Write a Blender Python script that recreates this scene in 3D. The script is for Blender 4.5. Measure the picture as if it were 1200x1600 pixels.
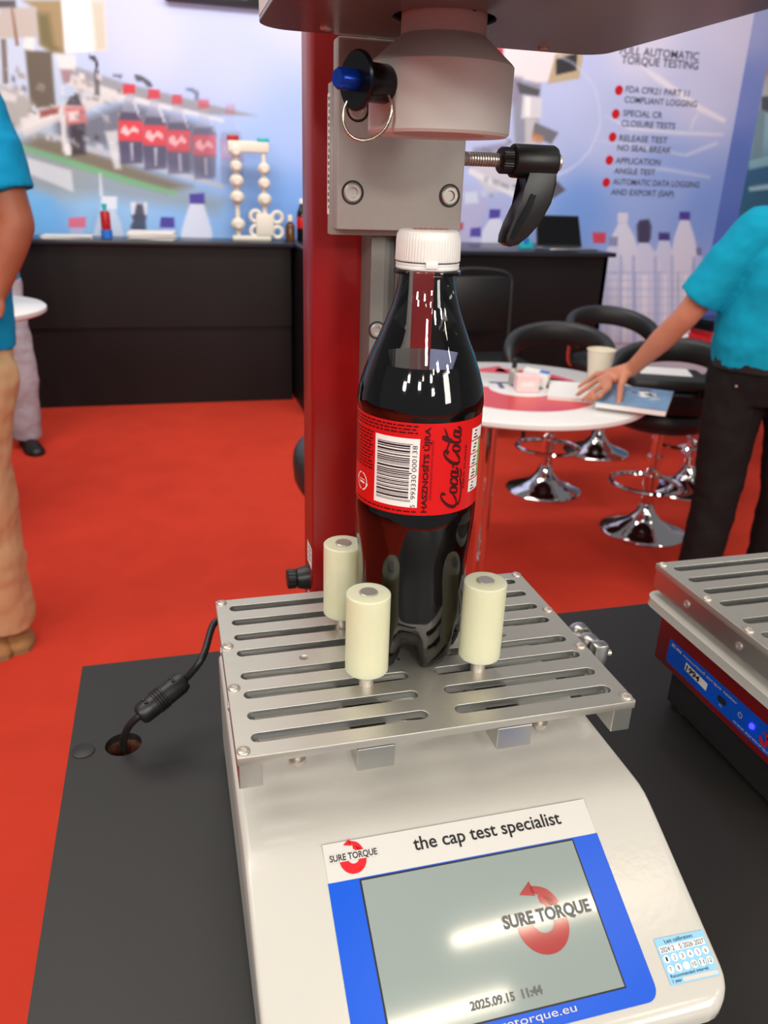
import bpy, bmesh, math, random
import numpy as np
from mathutils import Vector, Matrix, Quaternion

for o in list(bpy.data.objects):
    bpy.data.objects.remove(o, do_unlink=True)
SC = bpy.context.scene
COL = SC.collection
random.seed(7)
PI = math.pi

# ------------------------------------------------------------------ camera
cam_data = bpy.data.cameras.new('camera')
cam = bpy.data.objects.new('camera', cam_data)
COL.objects.link(cam)
cam_data.sensor_fit = 'VERTICAL'
cam_data.sensor_height = 36.0
cam_data.sensor_width = 27.0
cam_data.lens = 36.0 * 1225.98 / 1600.0
cam_data.clip_start = 0.02
right = Vector((0.96617557, -0.25585252, 0.03231486))
up = Vector((0.06922702, 0.37802497, 0.92320352))
back = Vector((-0.24841977, -0.88973963, 0.3829504))
cam.matrix_world = Matrix(((right.x, up.x, back.x, -0.01661905),
                           (right.y, up.y, back.y, -0.29993469),
                           (right.z, up.z, back.z, 1.45), (0, 0, 0, 1)))
cam_data.dof.use_dof = True
cam_data.dof.focus_distance = 0.41
cam_data.dof.aperture_fstop = 15.0
SC.camera = cam

# ------------------------------------------------------------------ light
world = bpy.data.worlds.new('hall_light')
SC.world = world
world.use_nodes = True
wn = world.node_tree.nodes['Background']
wn.inputs[0].default_value = (0.93, 0.95, 1.0, 1)
wn.inputs[1].default_value = 0.24

def area(name, loc, size_x, size_y, power, col, target):
    l = bpy.data.lights.new(name, 'AREA')
    l.shape = 'RECTANGLE'; l.size = size_x; l.size_y = size_y
    l.energy = power; l.color = col
    o = bpy.data.objects.new(name, l); COL.objects.link(o)
    o.location = loc
    d = Vector(target) - Vector(loc)
    o.rotation_euler = d.to_track_quat('-Z', 'Y').to_euler()
    return o
WARM = (1.0, 0.86, 0.66); WHITE = (1.0, 0.955, 0.89)
area('hall_fill_lamp', (-0.4, 1.8, 4.8), 4.0, 2.4, 108, WHITE, (-0.2, 1.8, 0))
area('hall_fill_lamp', (-2.4, 0.6, 4.8), 2.0, 2.0, 80, WHITE, (-1.4, 1.8, 0))
area('hall_fill_lamp', (2.1, -3.0, 2.3), 0.7, 1.3, 48, WHITE, (0.2, 0.4, 1.2))  # unseen narrow lamp, added to draw a bright streak down the bottle
for x_, y_, z_ in ((-2.6, -2.2, 2.6), (-1.3, -3.6, 2.9), (-0.4, -3.2, 3.6), (0.5, -4.2, 2.7), (1.2, -3.4, 3.4), (-3.2, -3.4, 3.5), (0.3, -5.2, 3.8), (3.2, -3.6, 3.6)):
    area('hall_fill_spot', (x_, y_, z_), 0.32, 0.32, 33, WHITE, (0.1, 0.3, 1.2))  # unseen spots behind the camera, added as front fill and bottle sparkle
area('booth_wall_lamp', (1.2, 3.4, 3.6), 4.2, 0.5, 94, (1, 0.97, 0.95), (1.4, 5.6, 1.5))
for c_, l_, p_ in (((1.84, -1.17, 5.0), 1.36, 13), ((1.06, -1.52, 5.0), 0.72, 7)):
    o_ = area('strip_lamp', c_, l_, 0.05, p_, WARM, (0, 0, 0)); o_.rotation_euler = (0, 0, 0.05)
for x_, y_ in ((-2.5, -2.5), (-0.6, -4.2), (2.6, -3.2), (-3.6, 0.6), (4.2, 0.4), (0.9, -6.0), (-1.6, -6.5), (5.0, -4.0)):
    area('hall_fill_spot', (x_, y_, 4.6), 0.3, 0.3, 10, WARM, (0.1, 0.3, 1.1))

SC.view_settings.view_transform = 'Standard'
SC.view_settings.look = 'None'
SC.view_settings.gamma = 1.0
SC.view_settings.use_curve_mapping = False
SC.view_settings.exposure = -0.34

# ------------------------------------------------------------------ materials
def l1(c):
    c = c / 255.0
    return c / 12.92 if c <= 0.04045 else ((c + 0.055) / 1.055) ** 2.4
def lin(rgb):
    return tuple(l1(c) for c in rgb)
def mat(name, rgb, rough=0.5, metal=0.0, spec=0.5, noise=0.0, scale=40.0, bump=0.0, stretch=(1, 1, 1), coat=0.0, emit=0.0, trans=0.0, sss=0.0):
    m = bpy.data.materials.new(name); m.use_nodes = True
    nt = m.node_tree; b = nt.nodes['Principled BSDF']
    c = lin(rgb)
    b.inputs['Base Color'].default_value = (*c, 1)
    b.inputs['Roughness'].default_value = rough
    b.inputs['Metallic'].default_value = metal
    b.inputs['Specular IOR Level'].default_value = spec
    b.inputs['Coat Weight'].default_value = coat
    b.inputs['Coat Roughness'].default_value = 0.08
    b.inputs['Transmission Weight'].default_value = trans
    if sss:
        b.inputs['Subsurface Weight'].default_value = sss
        b.inputs['Subsurface Radius'].default_value = (0.012, 0.010, 0.006)
        b.inputs['Subsurface Scale'].default_value = 1.0
    if emit:
        b.inputs['Emission Color'].default_value = (*c, 1)
        b.inputs['Emission Strength'].default_value = emit
    if noise or bump:
        tc = nt.nodes.new('ShaderNodeTexCoord'); mp = nt.nodes.new('ShaderNodeMapping')
        mp.inputs['Scale'].default_value = stretch
        n = nt.nodes.new('ShaderNodeTexNoise'); n.inputs['Scale'].default_value = scale
        n.inputs['Detail'].default_value = 5.0
        nt.links.new(tc.outputs['Object'], mp.inputs['Vector']); nt.links.new(mp.outputs[0], n.inputs['Vector'])
        if noise:
            r = nt.nodes.new('ShaderNodeMix'); r.data_type = 'RGBA'
            r.inputs[6].default_value = (*[max(0, x * (1 - noise)) for x in c], 1)
            r.inputs[7].default_value = (*[min(1, x * (1 + noise)) for x in c], 1)
            nt.links.new(n.outputs['Fac'], r.inputs[0]); nt.links.new(r.outputs[2], b.inputs['Base Color'])
        if bump:
            bp = nt.nodes.new('ShaderNodeBump'); bp.inputs['Strength'].default_value = bump
            bp.inputs['Distance'].default_value = 0.001
            nt.links.new(n.outputs['Fac'], bp.inputs['Height']); nt.links.new(bp.outputs[0], b.inputs['Normal'])
    return m
def thin_clear(name, tint, refl=0.9, rough=0.02, ior=1.5):
    m = bpy.data.materials.new(name); m.use_nodes = True
    nt = m.node_tree; nt.nodes.remove(nt.nodes['Principled BSDF'])
    t = nt.nodes.new('ShaderNodeBsdfTransparent'); t.inputs[0].default_value = (*tint, 1)
    g = nt.nodes.new('ShaderNodeBsdfGlossy'); g.inputs['Roughness'].default_value = rough
    g.inputs[0].default_value = (refl, refl, refl, 1)
    f = nt.nodes.new('ShaderNodeFresnel'); f.inputs[0].default_value = ior
    mx = nt.nodes.new('ShaderNodeMixShader')
    nt.links.new(f.outputs[0], mx.inputs[0]); nt.links.new(t.outputs[0], mx.inputs[1]); nt.links.new(g.outputs[0], mx.inputs[2])
    nt.links.new(mx.outputs[0], nt.nodes['Material Output'].inputs[0])
    return m
M = {}
M['carpet'] = mat('red_carpet', (202, 60, 42), 0.95, spec=0.1, noise=0.14, scale=5, bump=0)
M['table_black'] = mat('black_table_laminate', (36, 34, 32), 0.45, spec=0.42, noise=0.25, scale=900, bump=0.05)
M['counter_black'] = mat('black_counter_laminate', (19, 16, 17), 0.5, spec=0.3)
M['counter_top'] = mat('dark_counter_top', (34, 36, 44), 0.3, spec=0.5)
M['white_gloss'] = mat('white_powder_coat', (193, 189, 181), 0.16, spec=0.5, bump=0.06, scale=260)
M['base_dark'] = mat('dark_underside', (26, 25, 26), 0.6)
M['alu'] = mat('anodised_aluminium', (204, 200, 190), 0.45, metal=0.85, noise=0.04, scale=60, stretch=(1, 12, 12), bump=0.0)
M['alu_plain'] = mat('milled_aluminium', (200, 198, 194), 0.3, metal=1.0, noise=0.05, scale=80)
M['alu_rail'] = mat('dull_rail_aluminium', (126, 124, 118), 0.5, metal=0.5)
M['alu_slot'] = mat('shaded_slot_aluminium', (150, 152, 150), 0.35, metal=0.9)  # plate aluminium darkened for slot walls, shade and dark reflection put into the colour
M['alu_matt'] = mat('bead_blasted_aluminium', (176, 173, 166), 0.5, metal=0.35, noise=0.05, scale=300)
M['steel'] = mat('steel', (196, 188, 180), 0.36, metal=0.7)
M['chrome'] = mat('chrome', (225, 222, 222), 0.07, metal=1.0)
M['brass'] = mat('nickel_wire', (205, 195, 175), 0.2, metal=1.0)
M['sleeve'] = mat('translucent_rubber', (240, 238, 204), 0.36, spec=0.4, sss=0.6, trans=0.28, noise=0.03, scale=30)
M['red_paint'] = mat('red_powder_coat', (142, 11, 12), 0.3, spec=0.5)
M['dark_red'] = mat('dark_red_paint', (120, 8, 14), 0.3, spec=0.5)
M['head_grey'] = mat('warm_grey_sheet_metal', (100, 96, 90), 0.26, spec=0.6)
M['chuck'] = mat('grey_white_plastic', (216, 217, 210), 0.5, spec=0.4, noise=0.03, scale=50)
M['black_plastic'] = mat('black_plastic', (22, 22, 23), 0.4, spec=0.5)
M['black_gloss'] = mat('black_glossy_plastic', (14, 14, 15), 0.16, spec=0.5)
M['black_anod'] = mat('black_anodised', (18, 22, 28), 0.22, metal=0.3)
M['blue_anod'] = mat('blue_anodised', (10, 70, 190), 0.25, metal=0.5)
M['white_label'] = mat('white_label', (232, 226, 222), 0.45)
M['ink'] = mat('black_ink', (24, 22, 26), 0.45)
M['ink_grey'] = mat('grey_ink', (96, 92, 110), 0.6)
M['ink_slate'] = mat('slate_ink', (74, 76, 104), 0.6)
M['ink_soft'] = mat('screen_ink', (92, 92, 92), 0.3)
M['blue_print'] = mat('blue_print', (0, 80, 200), 0.28)
M['panel_white'] = mat('panel_white', (201, 198, 193), 0.25)
M['red_print'] = mat('red_print', (205, 22, 34), 0.35)
M['lcd'] = mat('lcd_screen', (138, 148, 144), 0.07, spec=0.6, emit=0.05)
M['lcd_red'] = mat('lcd_red', (158, 60, 60), 0.07, spec=0.6, emit=0.04)
M['bezel'] = mat('black_bezel', (30, 28, 30), 0.3)
M['sticker_blue'] = mat('sticker_blue', (138, 192, 226), 0.4)
M['label_red'] = mat('bottle_label_red', (202, 17, 19), 0.3, spec=0.5)
M['label_dark'] = mat('bottle_label_dark_ink', (58, 8, 12), 0.35)
M['label_green'] = mat('label_green', (120, 170, 70), 0.4)
M['cap_white'] = mat('white_cap_plastic', (230, 231, 226), 0.32, sss=0.15)
M['cola'] = mat('dark_cola', (9, 4, 3), 0.05, spec=0.5)
M['pet'] = thin_clear('clear_plastic_shell', (0.93, 0.93, 0.94), 0.95, 0.03, 1.55)
M['glass_thin'] = thin_clear('thin_clear_plastic', (0.95, 0.96, 0.97), 0.9, 0.05, 1.4)
M['led'] = mat('blue_led', (40, 40, 255), 0.3, emit=6.0)
M['wood_hole'] = mat('raw_chipboard_edge', (90, 50, 34), 0.9, noise=0.5, scale=400)
M['wood_pale'] = mat('pale_chipboard', (180, 120, 70), 0.9, noise=0.4, scale=300)
M['leather'] = mat('black_leatherette', (34, 35, 35), 0.45, spec=0.45)
M['table_white'] = mat('white_table_laminate', (232, 228, 226), 0.25, spec=0.5)
M['logo_red'] = mat('table_logo_red', (214, 40, 40), 0.25, spec=0.5)
M['logo_pink'] = mat('table_logo_pale_red', (214, 92, 106), 0.25, spec=0.5)
M['paper'] = mat('white_paper', (234, 230, 226), 0.7)
M['cup'] = mat('cream_paper_cup', (240, 230, 208), 0.6)
M['pinkpaper'] = mat('pale_pink_card', (238, 208, 206), 0.6)
M['book_blue'] = mat('blue_brochure_print', (110, 146, 180), 0.4, noise=0.6, scale=22)
M['print_white'] = mat('resin_print_white', (226, 218, 204), 0.5)
M['teal'] = mat('teal_plastic', (40, 176, 186), 0.4)
M['amber'] = mat('amber_glass', (92, 52, 14), 0.15)
M['red_plastic'] = mat('red_plastic', (176, 22, 26), 0.35)
M['blue_plastic'] = mat('blue_plastic', (36, 110, 200), 0.4)
M['pink_plastic'] = mat('pink_plastic', (212, 90, 120), 0.4)
M['skin'] = mat('skin', (196, 128, 100), 0.5, spec=0.4, sss=0.1, noise=0.12, scale=18)
M['skin_tan'] = mat('tanned_skin', (160, 96, 70), 0.5, spec=0.4, sss=0.1, noise=0.12, scale=18)
M['hair'] = mat('grey_brown_hair', (92, 80, 70), 0.7)
M['polo'] = mat('turquoise_polo_fabric', (10, 158, 192), 0.85, spec=0.2, noise=0.06, scale=20, bump=0.3)
M['polo_blue'] = mat('blue_polo_fabric', (8, 142, 190), 0.85, spec=0.2, noise=0.06, scale=20, bump=0.3)
M['black_denim'] = mat('black_trouser_fabric', (26, 22, 22), 0.85, spec=0.2, noise=0.3, scale=12)
M['khaki'] = mat('khaki_trouser_fabric', (200, 164, 124), 0.9, spec=0.15, noise=0.1, scale=14)
M['grey_cloth'] = mat('pale_grey_trouser_fabric', (166, 158, 166), 0.9, spec=0.15, noise=0.1, scale=14)
M['suede'] = mat('tan_suede', (168, 118, 70), 0.85, noise=0.15, scale=40)
M['sole'] = mat('pale_rubber_sole', (150, 118, 80), 0.8)
M['shoe_black'] = mat('black_shoe_leather', (24, 22, 24), 0.4)
M['eye'] = mat('eye_white', (235, 232, 228), 0.2)
M['screen_black'] = mat('black_screen', (8, 9, 11), 0.15)
M['wall_white'] = mat('white_wall_panel', (206, 208, 226), 0.6)

# ------------------------------------------------------------------ mesh building
class MB:
    def __init__(s): s.bm = bmesh.new()
    def box(s, c, size, rot=None, bevel=0.0, seg=2):
        r = bmesh.ops.create_cube(s.bm, size=1.0)
        vs = r['verts']
        for v in vs: v.co = Vector((v.co.x * size[0], v.co.y * size[1], v.co.z * size[2]))
        if bevel:
            es = list({e for v in vs for e in v.link_edges})
            rr = bmesh.ops.bevel(s.bm, geom=vs + es, offset=bevel, segments=seg, affect='EDGES', profile=0.5)
            vs = list({v for f in rr['faces'] for v in f.verts} | {v for v in vs if v.is_valid})
        m = rot.to_4x4() if rot is not None else Matrix.Identity(4)
        for v in vs: v.co = m @ v.co + Vector(c)
        return s
    def box2(s, a, b, bevel=0.0, seg=2):
        a, b = Vector(a), Vector(b)
        return s.box((a + b) / 2, [abs(x) for x in (b - a)], None, bevel, seg)
    def ring(s, pts): return [s.bm.verts.new(p) for p in pts]
    def bridge(s, r0, r1):
        n = len(r0)
        for i in range(n):
            j = (i + 1) % n
            try: s.bm.faces.new((r0[i], r0[j], r1[j], r1[i]))
            except ValueError: pass
    def loft(s, rings, cap0=True, cap1=True):
        rs = [s.ring(r) for r in rings]
        for a, b in zip(rs, rs[1:]): s.bridge(a, b)
        if cap0: s.bm.faces.new(list(reversed(rs[0])))
        if cap1: s.bm.faces.new(rs[-1])
        return s
    def frame(s, d):
        d = Vector(d).normalized()
        a = Vector((0, 0, 1)) if abs(d.z) < 0.9 else Vector((1, 0, 0))
        u = d.cross(a).normalized(); v = d.cross(u).normalized()
        return u, v
    def lathe(s, prof, o=(0, 0, 0), axis=(0, 0, 1), seg=32, caps=True, rib=None):
        axis = Vector(axis).normalized(); o = Vector(o)
        if abs(axis.z) > 0.999: u, v = Vector((1, 0, 0)), Vector((0, 1, 0)) * (1 if axis.z > 0 else -1)
        else:
            u, v = s.frame(axis); v = axis.cross(u)
        rings = []
        for k, (r, h) in enumerate(prof):
            pts = []
            for i in range(seg):
                a = 2 * PI * i / seg
                rr = r * (1 + (rib(i, k) if rib else 0))
                pts.append(o + axis * h + (u * math.cos(a) + v * math.sin(a)) * rr)
            rings.append(pts)
        return s.loft(rings, caps, caps)
    def cyl(s, a, b, r0, r1=None, seg=24, caps=True):
        a, b = Vector(a), Vector(b); L = (b - a).length
        return s.lathe([(r0, 0), (r0 if r1 is None else r1, L)], a, b - a, seg, caps)
    def tube(s, path, r, seg=10, closed=False, flat=None):
        P = [Vector(p) for p in path]; n = len(P)
        rings = []; up_ = None
        for i in range(n):
            if closed: d = P[(i + 1) % n] - P[i - 1]
            else: d = P[min(i + 1, n - 1)] - P[max(i - 1, 0)]
            d.normalize()
            if up_ is None: up_ = s.frame(d)[0]
            u = (up_ - d * up_.dot(d)).normalized(); up_ = u
            v = d.cross(u)
            ri = r[i] if isinstance(r, (list, tuple)) else r
            rings.append([P[i] + (u * math.cos(2 * PI * k / seg) + v * math.sin(2 * PI * k / seg)) * ri for k in range(seg)])
        if closed:
            rs = [s.ring(q) for q in rings]
            for i in range(n): s.bridge(rs[i], rs[(i + 1) % n])
            return s
        return s.loft(rings)
    def band(s, path, hw, hh, seg=12, upv=Vector((0, 0, 1))):
        # padded band: rounded section hw across, hh up
        P = [Vector(p) for p in path]; n = len(P); rings = []
        for i in range(n):
            d = (P[min(i + 1, n - 1)] - P[max(i - 1, 0)]).normalized()
            u = d.cross(upv).normalized(); v = u.cross(d).normalized()
            k0 = min(1.0, (0.35 + 0.65 * math.sin(PI * min(1, max(0, min(i, n - 1 - i) / 3.0)) / 2)))
            pts = []
            for k in range(seg):
                a = 2 * PI * k / seg
                ca, sa = math.cos(a), math.sin(a)
                pts.append(P[i] + (u * hw * math.copysign(abs(ca) ** 0.7, ca) + v * hh * math.copysign(abs(sa) ** 0.7, sa)) * k0)
            rings.append(pts)
        return s.loft(rings)
    def poly(s, pts):
        s.bm.faces.new([s.bm.verts.new(p) for p in pts]); return s
    def prism(s, pts2, fn, depth, bevel=0.0):
        # outline pts2 mapped by fn(u,v,w) with w in 0..depth
        a = [s.bm.verts.new(fn(u, v, 0)) for u, v in pts2]
        b = [s.bm.verts.new(fn(u, v, depth)) for u, v in pts2]
        n = len(a); fs = [s.bm.faces.new(list(reversed(a))), s.bm.faces.new(b)]
        for i in range(n):
            s.bm.faces.new((a[i], a[(i + 1) % n], b[(i + 1) % n], b[i]))
        if bevel:
            es = list({e for f in fs for e in f.edges})
            bmesh.ops.bevel(s.bm, geom=es, offset=bevel, segments=2, affect='EDGES', profile=0.5)
        return s
    def sphere(s, c, r, sx=1, sy=1, sz=1, seg=16, rot=None):
        q = bmesh.ops.create_uvsphere(s.bm, u_segments=seg, v_segments=max(6, seg // 2), radius=r)
        for v in q['verts']:
            p = Vector((v.co.x * sx, v.co.y * sy, v.co.z * sz))
            if rot is not None: p = rot @ p
            v.co = p + Vector(c)
        return s
    def build(s, name, m, parent=None, smooth=35, local=False):
        bm = s.bm
        bmesh.ops.recalc_face_normals(bm, faces=bm.faces[:])
        me = bpy.data.meshes.new(name)
        if smooth:
            for f in bm.faces: f.smooth = True
            lim = math.radians(smooth)
            for e in bm.edges:
                if len(e.link_faces) == 2 and e.calc_face_angle(0) > lim: e.smooth = False
        bm.to_mesh(me); bm.free()
        return place(name, me, m, parent, local)
BASE = {}
def place(name, me, m, parent=None, local=False):
    me.materials.append(M[m] if isinstance(m, str) else m)
    o = bpy.data.objects.new(name, me); COL.objects.link(o)
    if parent is not None:
        o.parent = parent
        b = BASE.get(parent.name, Vector((0, 0, 0)))
        if not local and b.length > 0: me.transform(Matrix.Translation(-b))
        BASE[o.name] = Vector((0, 0, 0)) if local else b
    else:
        BASE[o.name] = Vector((0, 0, 0))
    return o
def tag(o, label=None, cat=None, group=None, kind=None):
    if label: o['label'] = label
    if cat: o['category'] = cat
    if group: o['group'] = group
    if kind: o['kind'] = kind
    return o
def thing(name, label, cat, loc=(0, 0, 0), rz=0.0, group=None):
    o = bpy.data.objects.new(name, None); COL.objects.link(o)
    o.empty_display_size = 0.05
    o.location = loc; o.rotation_euler = (0, 0, rz)
    BASE[o.name] = Vector(loc)
    return tag(o, label, cat, group)
def single(mb, name, m, label, cat, group=None, smooth=35):
    # a thing of one mesh with its origin at its base
    o = mb.build(name, m, None, smooth)
    co = np.array([v.co for v in o.data.vertices])
    p = Vector(((co[:, 0].min() + co[:, 0].max()) / 2, (co[:, 1].min() + co[:, 1].max()) / 2, co[:, 2].min()))
    o.data.transform(Matrix.Translation(-p)); o.location = p
    return tag(o, label, cat, group)
def part_copy(o, parent, name=None):
    c = o.copy(); COL.objects.link(c); c.parent = parent
    return c
def copy_tree(o, parent=None):
    c = o.copy(); COL.objects.link(c)
    if parent is not None: c.parent = parent
    for ch in list(o.children): copy_tree(ch, c)
    return c
def structure(o): o['kind'] = 'structure'; return o

def raw_text(body, bold=0.0):
    cu = bpy.data.curves.new('lettering', 'FONT')
    cu.body = body; cu.size = 1.0; cu.resolution_u = 3
    cu.offset = bold
    o = bpy.data.objects.new('lettering', cu); COL.objects.link(o)
    bpy.context.view_layer.update()
    dg = bpy.context.evaluated_depsgraph_get()
    me = bpy.data.meshes.new_from_object(o.evaluated_get(dg))
    bpy.data.objects.remove(o, do_unlink=True); bpy.data.curves.remove(cu)
    return me
def add_text(mb, body, fn, width=None, height=None, bold=0.0, center=False, sub=0, shear=0.0):
    # fn(u, v): u along the line in metres, v up from the baseline; width/height = size in metres
    me = raw_text(body, bold)
    n = len(me.vertices)
    if n == 0: return mb
    co = np.empty(n * 3); me.vertices.foreach_get('co', co); co = co.reshape(-1, 3)
    x0, x1 = co[:, 0].min(), co[:, 0].max()
    caph = 0.70
    if width and not height: sx = width / max(1e-6, x1 - x0); sy = sx
    elif height and not width: sy = height / caph; sx = sy
    else: sx = width / max(1e-6, x1 - x0); sy = height / caph
    off = (x1 - x0) * sx / 2 if center else 0
    bm = bmesh.new(); bm.from_mesh(me); bpy.data.meshes.remove(me)
    if sub:
        for _ in range(sub): bmesh.ops.subdivide_edges(bm, edges=bm.edges[:], cuts=1, use_grid_fill=True)
        bmesh.ops.triangulate(bm, faces=bm.faces[:])
    mp = {}
    for v in bm.verts:
        u = (v.co.x - x0) * sx - off; w = v.co.y * sy
        mp[v] = mb.bm.verts.new(fn(u + w * shear, w))
    for f in bm.faces:
        try: mb.bm.faces.new([mp[v] for v in f.verts])
        except ValueError: pass
    bm.free()
    return mb
def ribbon(mb, pts, widths, fn):
    # flat stroke through 2D points with a width at each
    n = len(pts); L = []; R = []
    for i in range(n):
        a = pts[max(0, i - 1)]; b = pts[min(n - 1, i + 1)]
        dx, dy = b[0] - a[0], b[1] - a[1]; l = math.hypot(dx, dy) or 1
        w = widths[i] / 2
        L.append(mb.bm.verts.new(fn(pts[i][0] - dy / l * w, pts[i][1] + dx / l * w)))
        R.append(mb.bm.verts.new(fn(pts[i][0] + dy / l * w, pts[i][1] - dx / l * w)))
    for i in range(n - 1):
        mb.bm.faces.new((L[i], R[i], R[i + 1], L[i + 1]))
def spline(P, n=8):
    out = []
    for i in range(len(P) - 1):
        p0 = P[max(0, i - 1)]; p1 = P[i]; p2 = P[i + 1]; p3 = P[min(len(P) - 1, i + 2)]
        for k in range(n):
            t = k / n
            out.append(tuple(0.5 * (2 * p1[j] + (p2[j] - p0[j]) * t + (2 * p0[j] - 5 * p1[j] + 4 * p2[j] - p3[j]) * t * t + (3 * p1[j] - p0[j] - 3 * p2[j] + p3[j]) * t ** 3) for j in range(len(p1))))
    out.append(tuple(P[-1]))
    return out
def rrect(x0, y0, x1, y1, r, n=5):
    r = [r] * 4 if not isinstance(r, (list, tuple)) else r   # corners: bl, br, tr, tl
    out = []
    for (cx, cy, a0, rr) in ((x0 + r[0], y0 + r[0], PI, r[0]), (x1 - r[1], y0 + r[1], 1.5 * PI, r[1]), (x1 - r[2], y1 - r[2], 0, r[2]), (x0 + r[3], y1 - r[3], 0.5 * PI, r[3])):
        if rr <= 0: out.append((cx, cy)); continue
        for k in range(n + 1):
            a = a0 + 0.5 * PI * k / n
            out.append((cx + rr * math.cos(a), cy + rr * math.sin(a)))
    return out
def flat(mb, pts, fn):
    return mb.poly([fn(u, v) for u, v in pts])
def disc(mb, c, r, fn, seg=20):
    return mb.poly([fn(c[0] + r * math.cos(2 * PI * k / seg), c[1] + r * math.sin(2 * PI * k / seg)) for k in range(seg)])
def logo(mb_red, fn, cx, cy, r):
    # ring with an open, swept top that ends in an arrow head
    n = 48
    def ring(a0, a1, w):
        P = []
        inn = []
        for k in range(n + 1):
            t = k / n; a = a0 + (a1 - a0) * t
            wi = w(t)
            P.append((cx + r * math.cos(a), cy + r * math.sin(a)))
            inn.append((cx + r * 0.06 + (r - wi) * math.cos(a), cy + r * 0.12 + (r - wi) * math.sin(a)))
        vo = [mb_red.bm.verts.new(fn(*p)) for p in P]; vi = [mb_red.bm.verts.new(fn(*p)) for p in inn]
        for k in range(n): mb_red.bm.faces.new((vo[k], vo[k + 1], vi[k + 1], vi[k]))
    ring(math.radians(-190), math.radians(82), lambda t: r * (0.58 if t < .8 else 0.58 - 0.2 * (t - .8) / .2))
    # swept arrow over the top
    P = [(cx + r * .72, cy + r * .55), (cx + r * .45, cy + r * 1.02), (cx - r * .1, cy + r * 1.25)]
    Q = spline(P, 6)
    ribbon(mb_red, Q, [r * (.42 - .2 * k / len(Q)) for k in range(len(Q))], fn)
    mb_red.poly([fn(cx - r * .02, cy + r * 1.52), fn(cx - r * .55, cy + r * 1.12), fn(cx + r * .06, cy + r * .98)])
    return mb_red

# ------------------------------------------------------------------ the booth: floor, wall, printed panels
TT = 1.081     # display table top
PT = 1.201     # slotted plate top
CT = 1.082     # back counter top
mb = MB(); mb.box2((-7, -3, -0.02), (9, 7, 0))
structure(mb.build('floor', 'carpet', None, 0))
mb = MB(); mb.box2((-7, 5.61, 0), (9, 5.75, 3.2))
structure(mb.build('wall_back', 'wall_white', None, 0))

def paint(name, x0, x1, z0, z1, step, base, shapes, label):
    nx = int((x1 - x0) / step) + 1; nz = int((z1 - z0) / step) + 1
    xs = np.linspace(x0, x1, nx); zs = np.linspace(z0, z1, nz)
    X, Z = np.meshgrid(xs, zs)
    acc = np.zeros((nz, nx, 3)); wsum = np.zeros((nz, nx))
    for bx, bz, r, g, b in base:
        w = 1.0 / ((X - bx) ** 2 + (Z - bz) ** 2 + 0.01) ** 1.6
        acc += w[..., None] * np.array((r, g, b)); wsum += w
    C = acc / wsum[..., None]
    for pts, rgb, alpha, blur in shapes:
        p = np.array(pts); q = np.roll(p, -1, 0)
        i0 = max(0, np.searchsorted(xs, p[:, 0].min() - blur)); i1 = min(nx, np.searchsorted(xs, p[:, 0].max() + blur) + 1)
        j0 = max(0, np.searchsorted(zs, p[:, 1].min() - blur)); j1 = min(nz, np.searchsorted(zs, p[:, 1].max() + blur) + 1)
        if i1 <= i0 or j1 <= j0: continue
        x = X[j0:j1, i0:i1]; z = Z[j0:j1, i0:i1]
        ins = np.zeros(x.shape, bool); d2 = np.full(x.shape, 1e9)
        for (ax, az), (bx, bz) in zip(p, q):
            if az != bz:
                c = ((az > z) != (bz > z)) & (x < (bx - ax) * (z - az) / (bz - az) + ax); ins ^= c
            ex, ez = bx - ax, bz - az; L = ex * ex + ez * ez + 1e-12
            t = np.clip(((x - ax) * ex + (z - az) * ez) / L, 0, 1)
            d2 = np.minimum(d2, (x - ax - t * ex) ** 2 + (z - az - t * ez) ** 2)
        sd = np.sqrt(d2) * np.where(ins, -1, 1)
        a = alpha * np.clip(0.5 - sd / (2 * max(blur, 0.004)), 0, 1)
        C[j0:j1, i0:i1] = C[j0:j1, i0:i1] * (1 - a[..., None]) + np.array(rgb) * a[..., None]
    c = np.clip(C / 255.0, 0, 1)
    c = np.where(c <= 0.04045, c / 12.92, ((c + 0.055) / 1.055) ** 2.4)
    V = np.stack([X - (x0 + x1) / 2, np.zeros_like(X), Z - z0], -1).reshape(-1, 3)
    idx = np.arange(nx * nz).reshape(nz, nx)
    F = np.stack([idx[:-1, :-1], idx[:-1, 1:], idx[1:, 1:], idx[1:, :-1]], -1).reshape(-1, 4)
    me = bpy.data.meshes.new(name)
    me.vertices.add(len(V)); me.vertices.foreach_set('co', V.ravel())
    me.loops.add(F.size); me.loops.foreach_set('vertex_index', F.ravel())
    me.polygons.add(len(F)); me.polygons.foreach_set('loop_start', np.arange(0, F.size, 4)); me.polygons.foreach_set('loop_total', np.full(len(F), 4))
    me.update(); me.validate()
    at = me.color_attributes.new('print', 'FLOAT_COLOR', 'POINT')
    at.data.foreach_set('color', np.concatenate([c.reshape(-1, 3), np.ones((nx * nz, 1))], 1).ravel())
    m = bpy.data.materials.get('printed_panel')
    if not m:
        m = bpy.data.materials.new('printed_panel'); m.use_nodes = True
        b = m.node_tree.nodes['Principled BSDF']; b.inputs['Roughness'].default_value = 0.55
        b.inputs['Specular IOR Level'].default_value = 0.2
        a = m.node_tree.nodes.new('ShaderNodeAttribute'); a.attribute_name = 'print'
        m.node_tree.links.new(a.outputs['Color'], b.inputs['Base Color'])
    root = thing(name, label, 'poster', ((x0 + x1) / 2, 5.6, z0))
    o = place('print_face', me, m, root, True)
    k = MB(); k.box(((0, 0.005, (z1 - z0) / 2)), (x1 - x0, 0.008, z1 - z0)); k.build('backing_panel', 'wall_white', root, 0, True)
    return root
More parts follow.
